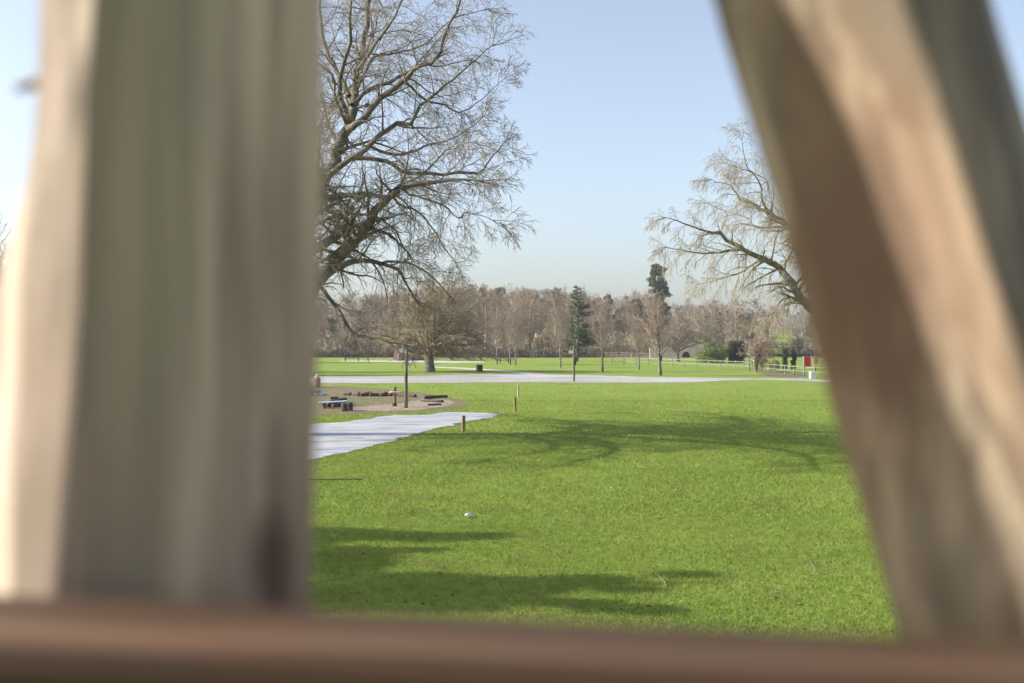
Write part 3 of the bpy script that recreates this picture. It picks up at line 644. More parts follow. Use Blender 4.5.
dC = 150.0; pC = P(577, 341.5, dC)
conifer('conifer_tree', (pC[0], dC, 0), 11.8, 2.1, 5, 'dark pointed conifer with long boughs reaching out to the right, behind the finger post',
        arms=[(7.0, -.15, 3.4), (5.2, .1, 4.0), (4.2, -.3, 4.4), (3.2, .15, 4.2), (2.6, -.1, 3.8), (8.2, .2, 2.2), (3.8, .4, 3.8)], droop=.13, dens=.95, sparse=.75)
# a tall swept cedar limb seen against the wood to its right is part of a second conifer
pS = P(658, 341.5, 232)
blobs = []; rng = random.Random(9); Hs = 21.0
for i in range(85):
    f = rng.random()**.8; z = 7 + (Hs-7.6)*f; R_ = 3.1*math.sqrt(max(.02, 1-((f-.35)/.68)**2)); a = rng.random()*6.28; q = rng.random()**.6*R_*.75
    blobs.append((math.cos(a)*q, math.sin(a)*q, z, .95*rng.uniform(.6, 1.2), .95*rng.uniform(.6, 1.2), .75*rng.uniform(.6, 1.2)))
foliage('conifer_tree', (pS[0], 232, gz(pS[0], 232)-.5), blobs, 24000, .17, M['conifer'], 9, 'tall lumpy dark conifer standing well above the wood skyline', 'tree',
        ([(0, 0, 0), (0, 0, 8), (.1, 0, 20)], [.5, .35, .05]))
for (x_, ytop, dd, wd, lab, sd) in [(608, 291, 240, 1.7, 'small dark evergreen poking out of the wood left of the tallest conifer', 1), (500, 288, 290, 3.2, 'dark evergreen clump on the wood skyline above the three slender trees', 2),
                          (597, 296, 250, 2.0, 'bushy dark evergreen on the skyline right of the pointed conifer', 3), (636, 294, 245, 2.2, 'low green topped evergreen in the wood just left of the tallest conifer', 6),
                          (483, 287, 300, 2.2, 'leftmost dark evergreen on the wood skyline', 8)]:
    pz = P(x_, ytop, dd); Z = pz[2]; g0 = gz(pz[0], dd); rng = random.Random(sd); Ht = Z-g0; bl = []
    for i in range(18):
        f = rng.random(); a = rng.random()*6.28; q = wd*(1-f*.7)*rng.random()**.5; bl.append((math.cos(a)*q, math.sin(a)*q, Ht*(.45+.5*f), wd*.4, wd*.4, wd*.35))
    foliage('evergreen_tree', (pz[0], dd, g0), bl, 5000, .2, M['conifer'], sd, lab, 'tree', ([(0, 0, 0), (0, 0, Ht*.5), (0, 0, Ht*.9)], [.3, .2, .05]))
rng = random.Random(91); bl = []
for i in range(26):
    f = rng.random(); a = rng.random()*6.28; q = 2.2*(1-.6*f)*rng.random()**.5; bl.append((math.cos(a)*q, math.sin(a)*q, 1.5+7*f, .8, .8, .7))
ev0 = None
for i, (x_, dd, sc_) in enumerate([(333, 215, .9), (362, 260, 1.0), (402, 228, .8), (447, 270, 1.1), (470, 240, .7), (517, 300, 1.0), (541, 262, .8), (590, 225, .7), (620, 262, 1.05), (648, 250, 1.0), (668, 300, .8), (735, 250, .7), (812, 300, .8), (354, 205, .6), (492, 210, .5)]):
    X_ = P(x_, 0, dd)[0]
    if ev0 is None: c = ev0 = foliage('evergreen_tree', (X_, dd, gz(X_, dd)-.2), bl, 4200, .2, M['ivy'], 92, '', 'tree', ([(0, 0, 0), (0, 0, 4), (0, 0, 8)], [.3, .2, .05])); ev0.scale = (sc_,)*3
    else: c = copy_tree(ev0, (X_, dd, gz(X_, dd)-.2), i*1.3, (sc_*1.1, sc_*1.1, sc_))
    tag(c, 'dull ivy green tree, %s, %s' % ([z for l_, z in ZONES if x_ < l_][0], 'near the wood edge' if dd < 235 else 'further up the slope'), 'tree', 'ivy green trees in the wood')
# ivy-clad tree behind the shrubs
pI = P(722, 341.5, 200); rng = random.Random(3); bl = []
for i in range(60):
    f = rng.random(); a = rng.random()*6.28; q = 1.9*(1-.5*f)*rng.random()**.5; bl.append((math.cos(a)*q, math.sin(a)*q, 2.0+7.4*f, .5, .5, .5))
foliage('ivy_clad_tree', (pI[0], 200, gz(pI[0], 200)), bl, 3800, .17, M['ivy'], 13, 'dark ivy clad tree rising behind the round shrub, right of the dome shaped bare tree', 'tree', ([(0, 0, 0), (.1, 0, 5), (0, 0, 9.5)], [.3, .2, .05]))
# green shrub and dark clipped hedge behind the fence
p1 = G(712.5, 363.0)
rng = random.Random(4); bl = []
for i in range(34):
    a = rng.random()*6.28; q = rng.random()**.5*1.65; q *= 1.22; z = .35+rng.random()*2.45*(1-.45*(q/1.9)**2); bl.append((math.cos(a)*q, math.sin(a)*q*.8, z, .62, .6, .5))
foliage('round_shrub', p1, bl, 12000, .085, M['evergreen'], 21, 'round bright green leafy shrub behind the pale rail fence', 'shrub', ([(0, 0, 0), (0, 0, .6), (0, 0, 1.2)], [.1, .08, .03]), part='foliage')
p2 = G(736.5, 363.0)
bl = [(x, y, z, .42, .42, .45) for x in (-.75, -.3, .2, .7) for y in (-.4, .4) for z in (.3, .8, 1.3, 1.8, 2.3, 2.7)]
foliage('clipped_yew', p2, bl, 12000, .075, M['yew'], 22, 'nearly black squared yew bush right of the round green shrub', 'shrub', ([(0, 0, 0), (0, 0, .6), (0, 0, 1.2)], [.1, .08, .03]), part='foliage')
for (x_, w_, h_, lab, sd) in [(785.5, .28, 2.1, 'left one of two narrow black green yews behind the fence', 31), (793.8, .26, 1.95, 'right one of two narrow black green yews behind the fence', 32)]:
    pp = G(x_, 369.5); rng = random.Random(sd); bl = [(rng.uniform(-.1, .1), rng.uniform(-.1, .1), z, w_*(1.15-.25*z/h_), w_, .22) for z in np.linspace(.2, h_, 9)]
    foliage('narrow_yew', pp, bl, 3600, .05, M['yew'], sd, lab, 'shrub', ([(0, 0, 0), (0, 0, .6), (0, 0, 1.2)], [.05, .04, .02]), part='foliage')
for (x_, y_, w_, h_, mm, lab, sd) in [(774, 360.5, 1.9, 2.6, 'shrubY', 'yellow green shrub catching the sun above the dark beam', 41), (770, 371.2, .75, 1.35, 'shrubY', 'loose yellow green bush beside the ivy covered trunk', 42),
                            (762, 371.8, .6, 1.5, 'weep_twig', 'twiggy pale bush at the foot of the ivy covered trunk', 43), (777, 369.8, .7, 1.1, 'evergreen', 'low green bush against the fence, left of the two narrow yews', 44)]:
    pp = G(x_, y_); rng = random.Random(sd); bl = [(rng.uniform(-w_, w_)*.6, rng.uniform(-.4, .4), rng.uniform(.2, .8)*h_, w_*.4, w_*.4, h_*.24) for i in range(14)]
    foliage('leafy_bush', pp, bl, 1900, .06, M[mm], sd, lab, 'shrub', ([(0, 0, 0), (0, 0, .4), (0, 0, .8)], [.05, .04, .02]), part='foliage', flat=.3)
# ivy covered trunk with fine pale crown
pt = G(756.3, 372.3)
t7 = proc_tree('bare_tree', pt, 5.2, 71, S_round, .15, M['young_bark'], M['young_twig'], wander=.06, trunk_frac=.6)
tag(t7, 'slim tree with an ivy grey trunk standing in the rail fence beside the teal board', 'tree')
V, Q = leaves([(0, 0, z, .2, .2, .3) for z in (.4, .8, 1.2, 1.6, 1.9)], 900, .05, 5); link('ivy', mesh_np('ivy', V, Q), M['yew'], t7)
for (x_, y_, H_, sd, lab) in [(741, 358, 7.2, 81, 'low spreading bare tree right of the dark yew bush'), (800, 357, 6.3, 82, 'pale bare tree above the red board'), (763, 356, 6.6, 83, 'pale bare tree behind the teal board'),
                              (345, 357, 7.5, 84, 'grey bare tree at the far edge of the meadow just right of the left post'), (368, 357, 6.8, 85, 'stooping pale stemmed tree left of the navy shed'),
                              (693, 355.5, 7.5, 86, 'dark stemmed bare tree in front of the stone wall arch')]:
    tt_ = proc_tree('bare_tree', G(x_, y_), H_, sd, S_round, .2, M['young_bark'], M['young_twig'] if x_ > 600 else M['weep_twig'], wander=.12, trunk_frac=.5); tag(tt_, lab, 'tree')

# dense brown hedge at the far edge of the meadow, and undergrowth
def strip_stuff(name, x0, x1, y0, y1, h0, h1, n, size, m, seed, label, cat, kind=None, up=.8):
    r = np.random.default_rng(seed); t = r.random(n); d_ = y0+(y1-y0)*r.random(n); x = (x0+(x1-x0)*t); X = (x-CX)/F*d_
    hh = (h0+(h1-h0)*r.random(n))*(0.75+.25*np.sin(X*1.3)+.15*np.sin(X*3.1)); zz = np.array([gz(a, b) for a, b in zip(X, d_)])
    z = zz + hh*r.random(n)**.8
    c = np.stack([X, d_, z], 1); u = r.normal(size=(n, 3))*np.array([.45, .45, up]); u /= np.linalg.norm(u, axis=1, keepdims=True)
    w_ = np.cross(u, r.normal(size=(n, 3))); w_ /= np.linalg.norm(w_, axis=1, keepdims=True); s = size*(.5+r.random((n, 1)))
    V = np.stack([c-u*s, c-w_*s*.16, c+u*s, c+w_*s*.16], 1).reshape(-1, 3)
    o = link(name, mesh_np(name, V, np.arange(n*4).reshape(-1, 4)), m); tag(o, label, cat, kind=kind); return o
strip_stuff('hedge', 200, 596, 186, 188.5, 1.5, 2.0, 30000, .30, M['hedge'], 1, 'dark brown twiggy hedge along the far edge of the meadow', 'hedge', up=1.2)
strip_stuff('undergrowth', 250, 760, 190, 245, 2.2, 5.0, 90000, .45, M['wood_twig'][1], 2, 'tangled buff undergrowth at the foot of the wood', 'undergrowth', 'stuff', 1.2)
strip_stuff('reeds', 534, 566, 191, 195, 2.5, 5.4, 9000, .45, M['reed'], 3, 'straw coloured reeds left of the pointed conifer', 'reeds', 'stuff', 1.6)
strip_stuff('brush', 742, 860, 190, 240, 1.0, 2.4, 20000, .40, M['wood_twig'][1], 4, 'low buff scrub behind the fence on the right', 'scrub', 'stuff', 1.2)

# off to the left: pine whose layered boughs shade the near grass
rng = random.Random(14); pb = [(x, y, z, rx, ry, .28) for (x, y, z, rx, ry) in [(-.2, -.7, 7.0, 1.2, .6), (.2, .1, 6.7, .8, .6), (0, 1.4, 6.2, .6, 1.0), (-.1, 1.2, 5.6, .8, 1.0), (-.2, -.5, 6.2, 1.5, .8), (.3, 3.0, 6.6, .9, .4), (0, 3.2, 5.9, 1.3, .6), (.3, 2.9, 5.1, 1.3, .9), (-.2, -.2, 5.4, 1.6, .9), (.1, -.1, 4.6, 1.6, 1.0), (.1, 1.6, 4.5, 1.2, 1.0), (.2, 1.4, 5.1, .7, .6)]]
for i in range(46):
    z = rng.uniform(4.2, 7.9); pb.append((rng.uniform(-1.3, 1.5), rng.uniform(-1.3, .7) + (rng.random() < .35 and z < 7)*3.0, z, rng.uniform(.3, .7), rng.uniform(.12, .3), .12))
foliage('pine_tree', (-14.5, 11.9, 0), pb, 34000, .075, M['conifer'], 55, 'layered pine out of the picture to the left whose shadow falls on the near grass', 'tree', ([(0, 0, 0), (.1, 0, 3), (0, 0, 8.5)], [.25, .2, .06]))

# ------------------------------------------------------------------ objects on the meadow
def G0(x, y): p = G(x, y); return (p[0], p[1], 0.0)
for (x, y, h, wd, m, lab, lean) in [(463.5, 432.5, .56, .052, 'stake', 'nearest short brown stake standing in shade at the edge of the white ground sheet', .01),
                              (515.2, 411.3, .62, .044, 'stake', 'reddish brown short stake just beyond the tip of the white ground sheet', -.03),
                              (518.3, 397.8, .68, .040, 'stake_pale', 'pale stake, farthest of the three short stakes', .02)]:
    o = MB().box((0, 0, h/2-.05), (wd*2, wd*2, h+.1), (0, lean, .3), .008).build('wooden_stake', M[m]); o.location = G0(x, y); tag(o, lab, 'stake', 'short stakes marking the grass')
# tall trail post with small white plate
tp = empty('trail_post', G0(406, 408.2))
MB().cyl((0, 0, -.1), (.015, 0, 2.68), .085, .065, 12, .05, random.Random(1)).build('post', M['post_wood'], tp, True)
MB().box((-.14, -.01, 2.58), (.30, .05, .17), (0, 0, 0), .01).build('plate', M['white'], tp)
MB().box((.085, .0, 2.2), (.05, .12, .5), (0, 0, 0), .01).build('bracket', M['stake'], tp)
tag(tp, 'tall round wooden trail post with a small white plate at its top left', 'post')
sp_ = empty('short_post', G0(394.5, 406.4))
MB().cyl((.02, 0, -.1), (0, 0, .90), .085, .07, 12, .06, random.Random(2)).build('post', M['post_wood'], sp_, True)
MB().cyl((-.22, -.10, .66), (.44, -.10, .64), .05, .045, 8).build('rail', M['stake_pale'], sp_, True)
MB().cyl((0, 0, -.05), (0, 0, .16), .12, .10, 10).build('foot_collar', M['dark'], sp_)
tag(sp_, 'short round post with a pale crossbar, left of the tall trail post', 'post')
# far finger post
fp = empty('finger_post', G0(574, 381.6))
MB().box((0, 0, 1.3), (.14, .14, 2.75), (0, 0, .2), .015).build('post', M['post_wood'], fp)
MB().box((-.22, -.05, 2.22), (.36, .04, .22)).build('sign_plate', M['white'], fp)
MB().box((-.5, 0.05, 2.05), (.95, .035, .07)).build('arm', M['rail_white'], fp)
MB().box((.13, -.02, 1.55), (.13, .05, .62), (0, .12, 0), .01).build('side_board', M['dark'], fp)
tag(fp, 'wooden finger post beside the far path with a white plate and a dark board', 'signpost')
# litter bin
b_ = empty('litter_bin', G0(479.5, 371.7), .35)
MB().box((0, 0, .33), (.50, .50, .66), (0, 0, 0), .02).build('liner', M['dark'], b_)
mb = MB()
for i in range(5): mb.box((-.265, -.2+i*.1, .35), (.02, .085, .62))
for i in range(5): mb.box((-.2+i*.1, -.265, .35), (.085, .02, .62))
mb.build('slats', M['dark'], b_); MB().box((-.285, 0, .34), (.02, .46, .56)).build('sunlit_side_panel', M['binwood'], b_)  # tan panel paints in the sunlit left side of the dark bin
MB().box((0, 0, .69), (.56, .56, .06), (0, 0, 0), .015).build('lid', M['binwood'], b_)
tag(b_, 'square dark litter bin, its sunlit side painted tan, standing beyond the far path', 'litter bin')
# picnic table among the slender trees
pt_ = empty('picnic_table', G0(504.5, 363.2), .1)
MB().box((0, 0, .72), (1.5, .7, .06)).build('tabletop', M['dark'], pt_)
for s in (-1, 1):
    MB().box((0, s*.62, .43), (1.5, .26, .05)).build('seat', M['dark'], pt_)
    MB().box((s*.55, 0, .36), (.07, 1.3, .07)).box((s*.55, -.3, .36), (.07, .07, .8), (.35, 0, 0)).box((s*.55, .3, .36), (.065, .07, .8), (-.35, 0, 0)).build('leg_frame', M['dark'], pt_)
tag(pt_, 'low dark picnic table between the slender bare trees', 'table')
# navy shed and salmon banner
sh = empty('shed', (P(414, 0, 158)[0], 158, 0))
MB().box((0, 0, 1.15), (5.1, 3, 2.3)).build('wall', M['navy'], sh)
MB().box((0, -.05, 2.38), (5.4, 3.4, .14)).build('roof', M['dark'], sh)
dr = MB().box((-.55, -1.52, 1.0), (.55, .05, 1.9)).build('door_or_arch_shade', M['blue'], sh); MB().box((-.38, -1.56, 1.0), (.05, .04, .18)).build('handle', M['white'], dr)
MB().box((1.9, -1.52, 1.1), (.35, .05, 1.8)).build('door_or_arch_shade', M['blue'], sh)
for i in range(2): MB().box((.5+i*.7, -1.52, 1.45), (.5, .04, .55)).build('window', M['dark'], sh)
tag(sh, 'long dark navy shed with blue doors under the drooping branches', 'shed')
fb = empty('feather_banner', (P(396, 0, 150)[0], 150, 0))
bm = bmesh.new(); prof = [(-.28, .15), (.30, .15), (.38, .9), (.34, 1.6), (.15, 2.15), (-.02, 2.2), (-.22, 1.6), (-.30, .9)]
f = bm.faces.new([bm.verts.new((a, .02*math.sin(b*4), b)) for a, b in prof]); ex = bmesh.ops.extrude_face_region(bm, geom=[f])
bmesh.ops.translate(bm, vec=(0, .03, 0), verts=[v for v in ex['geom'] if isinstance(v, bmesh.types.BMVert)]); me = bpy.data.meshes.new('cloth'); bm.to_mesh(me); bm.free(); link('cloth', me, M['pinkcloth'], fb)
MB().cyl((.40, 0, 0), (.30, 0, 2.3), .03).build('pole', M['white'], fb); MB().box((.18, -.03, 1.55), (.16, .03, .9)).build('stripe', M['blue'], fb)
tag(fb, 'salmon and blue upright banner at the left end of the navy shed', 'banner')
# parked dark bench-like thing at hedge
bn = empty('bench', (P(352, 0, 152)[0], 152, 0))
MB().box((0, 0, .45), (2.4, .45, .07)).build('seat', M['dark'], bn); MB().box((0, .24, .8), (2.4, .05, .45)).build('backrest', M['dark'], bn)
for s in (-1, 1): MB().box((s*1.0, 0, .21), (.09, .4, .42)).build('leg', M['dark'], bn)
tag(bn, 'dark bench in front of the far hedge near the left post', 'bench')

# log play pit beside the white sheet
lr = random.Random(8)
edge = [(343, 395.6), (352, 395.2), (361, 396.0), (370, 396.2), (379, 396.4), (388, 396.0), (397, 396.2), (407, 397.0), (417, 397.6)]
for i, ((xa, ya), (xb, yb)) in enumerate(zip(edge[:-1], edge[1:])):
    a, b = Vector(G(xa, ya)), Vector(G(xb, yb)); a.z = b.z = lr.uniform(.07, .10); c = (a+b)/2; v = (b-a)*.5*.95
    v = Vector((v.x*lr.uniform(.7, 1.05), v.y + lr.uniform(-.35, .35), lr.uniform(-.03, .05))); o = MB().cyl(-v, v, lr.uniform(.07, .13), lr.uniform(.06, .12), 10, .2, lr).build('edging_log', M['log'], None, True); o.location = (c.x, c.y, c.z)
    tag(o, '%s log from the left in the row edging the soil pit' % ['first', 'second', 'third', 'fourth', 'fifth', 'sixth', 'seventh', 'eighth'][i], 'log', 'logs edging the soil pit')
for (xa, ya, xb, yb, r, lab) in [(424, 399.0, 447, 398.0, .09, 'upper one of two dark poles lying on the sand right of the trail post'), (421, 401.6, 443, 402.8, .08, 'lower pole lying on the sand right of the trail post'),
                            (428, 405.8, 441, 405.2, .05, 'short thin pole on the sand nearest the white ground sheet')]:
    a, b = Vector(G(xa, ya)), Vector(G(xb, yb)); a.z = b.z = r; c = (a+b)/2; v = (b-a)*.5
    o = MB().cyl(-v, v, r, r*.8, 10, .1, lr).build('fallen_log', M['log'], None, True); o.location = c; tag(o, lab, 'log')
# pale blue balance board on stumps
bb = empty('balance_board', G0(333, 408.6), -.05)
MB().box((0, 0, .30), (1.35, .34, .06), (0, -.06, 0), .02).build('board', M['bluewood'], bb)
MB().cyl((.45, 0, 0), (.45, 0, .30), .09, .08).build('support', M['orange'], bb); MB().cyl((-.4, 0, 0), (-.4, 0, .24), .09, .08).build('support', M['log'], bb)
tag(bb, 'low pale blue balance board on stumps at the edge of the soil pit', 'balance beam')
for (x, y, r, h, lab) in [(344.5, 411.3, .13, .34, 'front dark stump at the right end of the blue board'), (349.5, 410.6, .15, .36, 'rear dark stump at the right end of the blue board')]:
    o = MB().cyl((0, 0, 0), (0, 0, h), r, r*.9, 12, .1, lr).build('tree_stump', M['log'], None, True); o.location = G0(x, y); tag(o, lab, 'stump')
st = empty('step_stool', G0(334, 404.5))
MB().box((.02, 0, .32), (.36, .3, .12), (0, 0, .1), .02).build('seat', M['log'], st); MB().cyl((-.05, 0, 0), (-.05, 0, .28), .04).build('leg', M['stake_pale'], st)
tag(st, 'small dark seat on a thin pale leg behind the blue board', 'stool')
# low log wall, added to cast the flat dark shadow across the pit
lo_ = empty('shadow_log_pile', G0(338, 406.0), 1.45)
for (y, z) in ((-.14, .09), (.14, .09), (0, .25)):
    MB().cyl((-1.2, y, z), (1.2, y*.7, z), .10, .09, 10, .06, lr).build('log', M['log'], lo_, True)
tag(lo_, 'added pile of dark logs casting the pit shadow beside the blue board', 'log pile')
# leaning boards and capped log at the left post's edge
ra = empty('timber_ramp', G0(318, 395.5), .0)
for i in range(5):
    MB().box((-.35+i*.19+.0, 0, .42-i*.105), (.20, .9, .05), (0, .52, 0), .01).build('board', M['bluewood'] if i % 2 else M['rail_white'], ra)
MB().box((-.05, -.40, .22), (1.15, .06, .12), (0, .52, 0)).build('beam', M['rail_white'], ra); MB().box((-.4, 0, .2), (.1, .8, .4)).build('support', M['log'], ra)
tag(ra, 'sloping ramp of grey and bluish boards at the edge of the left post', 'ramp')
cl_ = empty('capped_log', G0(317, 387.5))
MB().cyl((0, 0, 0), (.03, 0, .62), .24, .20, 12, .08, lr).build('trunk', M['stake'], cl_, True); MB().cyl((.02, 0, .62), (.02, 0, .86), .15, .10, 12, .05, lr).build('cap', M['white'], cl_, True)
tag(cl_, 'upright brown log with a white cap standing behind the timber ramp', 'log')

# little things on the grass
o = MB().cyl((-.9, 0, 0), (.55, .08, 0), .02, .012, 6, .1, lr).build('fallen_branch', M['log'], None, True); p = G(336, 481); o.location = (p[0], p[1], .03); tag(o, 'straight dark stick lying on the grass beside the left post', 'stick')
bm = bmesh.new(); bmesh.ops.create_icosphere(bm, subdivisions=2, radius=1)
for v in bm.verts: v.co = Vector((v.co.x*.062, v.co.y*.045, v.co.z*.030))*(1+1.1*mnoise.noise(v.co*2.7+Vector((4, 1, 2)))+.5*mnoise.noise(v.co*7))
me = bpy.data.meshes.new('paper_scrap'); bm.to_mesh(me); bm.free(); o = link('paper_scrap', me, M['white']); p = G(469, 517.5); o.location = (p[0], p[1], .04); o.rotation_euler = (0, .3, .4); tag(o, 'crumpled white scrap lying alone on the grass', 'litter')
tw = [((538, 489), 'thin pale curved twig left of centre on the open grass'), ((552, 523), 'pale curled twig below the open grass centre'), ((812, 568), 'long pale curved twig nearest the right post'), ((777, 594), 'pale forked twig on the grass near the bottom rail'), ((660, 581), 'small crooked pale twig on the shaded grass'),
      ((609, 489), 'short pale twig in the middle of the grass'), ((636, 468), 'pale twig just below the tree shadow')]
for i, ((x, y), lab) in enumerate(tw):
    r = random.Random(i); T_ = Tubes(); a = r.random()*3; p = (0, 0, 0); pts = [p]
    for k in range(7): a += r.gauss(.15, .3); p = (p[0]+math.cos(a)*.05, p[1]+math.sin(a)*.14, .01*math.sin(k)); pts.append(p)
    T_.add(pts, [.0048-.0004*k for k in range(8)], 5)
    o = link('twig', T_.mesh('twig'), M['pale_twig']); g_ = G(x, y); o.location = (g_[0]-pts[4][0], g_[1]-pts[4][1], .042); tag(o, lab, 'twig')

# ------------------------------------------------------------------ fences, boards, wall on the right
def rail_fence(pts, hgt, lab, rails=2, post=.09, step=None, mt='rail_white', name='rail_fence'):
    root = empty(name, (pts[0][0], pts[0][1], 0)); ox, oy = pts[0][0], pts[0][1]
    for i, p in enumerate(pts):
        MB().box((p[0]-ox, p[1]-oy, hgt/2), (post, post, hgt), (0, 0, .1*i), .01).build('post', M[mt], root)
    for i in range(len(pts)-1):
        a, b = Vector(pts[i][:2]), Vector(pts[i+1][:2]); v = b-a; an = math.atan2(v.y, v.x); c = (a+b)/2
        for k in range(rails):
            z = hgt*(.88-.42*k) if rails == 2 else hgt*(.9-.3*k)
            MB().box((c.x-ox, c.y-oy-post*.5-.03, z+.01*math.sin(i*3+k)), (v.length*.995, .03, .065), (0, .01*math.sin(i*7+k), an)).build('rail', M[mt], root)
    return tag(root, lab, 'fence')
rail_fence([G0(x, y) for x, y in [(612, 364.3), (624, 364.6), (636, 365), (648, 365.3), (660, 365.8), (672, 366.3), (684, 366.9), (696.5, 367.5), (708.5, 368.0), (720.5, 368.8), (728, 369.1), (735.5, 369.6), (744, 370.2), (752, 371.2)]], .98, 'long silvery rail fence curving from the meadow edge to the slim ivy trunk')
rail_fence([G0(x, y) for x, y in [(765, 372.6), (775, 373.4), (785, 374.6), (794, 375.4), (804, 376.2), (815, 377), (830, 378), (850, 379)]], .92, 'silvery post and rail fence right of the slim ivy trunk, running behind the right post')
rail_fence([G0(x, y) for x, y in [(592+i*5, 357.2+i*.12) for i in range(14)]], 1.05, 'grey paling fence at the back of the meadow', 3, .10, mt='post_wood', name='paling_fence')
rail_fence([(P(x, 0, 181)[0], 181, 0) for x in range(440, 592, 13)], 1.45, 'grey wire fence in front of the far hedge', 2, .10, mt='post_wood', name='wire_fence')
o = MB().box((0, 0, .9), (.28, .28, 1.8), (0, 0, 0), .02).build('gate_post', M['rail_white']); o.location = (P(533.5, 0, 178)[0], 178, 0); tag(o, 'stout pale post standing in front of the far hedge', 'post')
# dark footbridge beam with railing
br = empty('footbridge', (P(781, 0, 150)[0], 150, 0))
MB().box((0, 0, .95), (8.5, .8, .32)).build('deck', M['dark'], br); MB().box((0, 0, 2.05), (8.5, .08, .09)).build('handrail', M['dark'], br)
for i in range(12): MB().box((-4.1+i*.745, 0, 1.55), (.06, .06, 1.0)).build('baluster', M['dark'], br)
for s in (-1, 1): MB().box((s*3.9, 0, .4), (.3, .7, .8)).build('pier', M['wall'], br)
tag(br, 'dark timber footbridge with a railing behind the two narrow yews', 'footbridge')
tb = empty('teal_board', G0(752.5, 371.0))
MB().box((0, 0, 2.1), (.62, .06, 1.0), (0, 0, 0), .01).build('panel', M['teal'], tb); 
for s in (-1, 1): MB().box((s*.26, .05, .9), (.07, .06, 2.2)).build('leg', M['dark'], tb)
tag(tb, 'teal notice board on dark legs at the end of the long rail fence', 'notice board')
rb = empty('red_board', G0(807.5, 372.0))
MB().box((0, 0, .98), (.62, .06, .98), (0, 0, 0), .02).build('panel', M['red'], rb)
for s in (-1, 1): MB().box((s*.38, .0, .80), (.07, .07, 1.6)).build('post', M['white'], rb)
tag(rb, 'bright red board between two white posts behind the rail fence', 'notice board')
ob = empty('orange_board', G0(816, 371.3)); MB().box((0, 0, 1.15), (.45, .05, .75), (0, 0, 0), .03).build('panel', M['orange'], ob); MB().box((0, .06, .5), (.07, .06, 1.0)).build('leg', M['post_wood'], ob)
tag(ob, 'tan orange board on a leg just right of the red board', 'notice board')
o = MB().box((0, 0, .26), (.44, .4, .58), (0, 0, .1), .03).build('white_box', M['white']); o.location = G0(812.5, 378.4); tag(o, 'small white box on the grass in front of the rail fence, under the red board', 'box')
# stone wall with an arched opening (bmesh, arch cut as real recess)
wa = empty('stone_wall', (P(690, 0, 186)[0], 186, 0))
bm = bmesh.new(); out = [(-7.5, 0), (-1.5, 0)]
for k in range(9): t_ = math.pi*(1-k/8); out.append((-.7+.8*math.cos(t_), .15+.95*math.sin(t_)))
out += [(.1, 0), (2.6, 0), (2.6, 2.5), (1, 2.7), (-1, 2.6), (-4, 2.0), (-7.5, 1.7)]
f = bm.faces.new([bm.verts.new((a, 0, b)) for a, b in out]); ex = bmesh.ops.extrude_face_region(bm, geom=[f]); bmesh.ops.translate(bm, vec=(0, .6, 0), verts=[v for v in ex['geom'] if isinstance(v, bmesh.types.BMVert)])
bmesh.ops.recalc_face_normals(bm, faces=bm.faces); me = bpy.data.meshes.new('wall'); bm.to_mesh(me); bm.free(); link('masonry', me, M['wall'], wa)
MB().box((-.7, .75, .6), (2.2, .1, 1.3)).build('door_or_arch_shade', M['dark'], wa)  # dark panel stands in for the shade inside the arch
tag(wa, 'pale stone wall with a dark arched opening behind the bare trees', 'wall')

# ------------------------------------------------------------------ the play tower posts and rail right in front of the lens
rW = random.Random(2)
DP = 0.385
def interp(y, tab):
    if y <= tab[0][0]: (y0, v0), (y1, v1) = tab[0], tab[1]
    elif y >= tab[-1][0]: (y0, v0), (y1, v1) = tab[-2], tab[-1]
    else:
        for k in range(len(tab)-1):
            if tab[k][0] <= y <= tab[k+1][0]: (y0, v0), (y1, v1) = tab[k], tab[k+1]; break
    return v0 + (v1-v0)*(y-y0)/(y1-y0)
stn = [-7200, -2500, -1100, -500, -200] + list(range(-60, 780, 30)) + [900, 1300, 3000, 7760]
# left post: squared timber with a chamfered, sunlit left side
LE = [(-500, 41), (0, 39), (60, 38), (130, 33), (190, 22), (240, 8), (290, -8), (350, -22), (450, -38), (600, -52), (760, -58)]
LC = [(-500, 92), (0, 91), (90, 84), (200, 80), (300, 77), (400, 70), (500, 60), (600, 52), (760, 46)]
LR = [(-500, 322), (0, 319), (150, 318), (300, 315), (450, 311), (600, 306), (760, 302)]
def extl(tab, y, lim=(-500, 760)): return interp(max(lim[0], min(lim[1], y)), tab)
rings = []
for y in stn:
    z = HC - (y-CY)/F*DP; sc = DP/F
    YL = DP + .021 + .00040*max(0, extl(LC, y)-extl(LE, y)-52)
    xl = (extl(LE, y)-CX)*YL/F; xc = (extl(LC, y)-CX)*sc; xr = (extl(LR, y)-CX)*sc
    w1 = .0012*math.sin(y*.021); w2 = .001*math.sin(y*.034+1)
    ring = [(xl, YL), (xl+(xc-xl)*.3, YL+(DP-YL)*.34+w1), (xl+(xc-xl)*.7, YL+(DP-YL)*.74+w2), (xc-.002, DP+.0015)]
    for k in range(0, 9): ring.append((xc + .001 + (xr-xc-.001)*k/8, DP + .010*k/8 + .0008*math.sin(k*1.8+y*.004)))
    ring += [(xr-.009, DP+.035), (xr-.018, DP+.075), (xr-.03, DP+.10), (xl+.04, DP+.105), (xl+.008, YL+.035)]
    rings.append([(a, b, z) for a, b in ring])
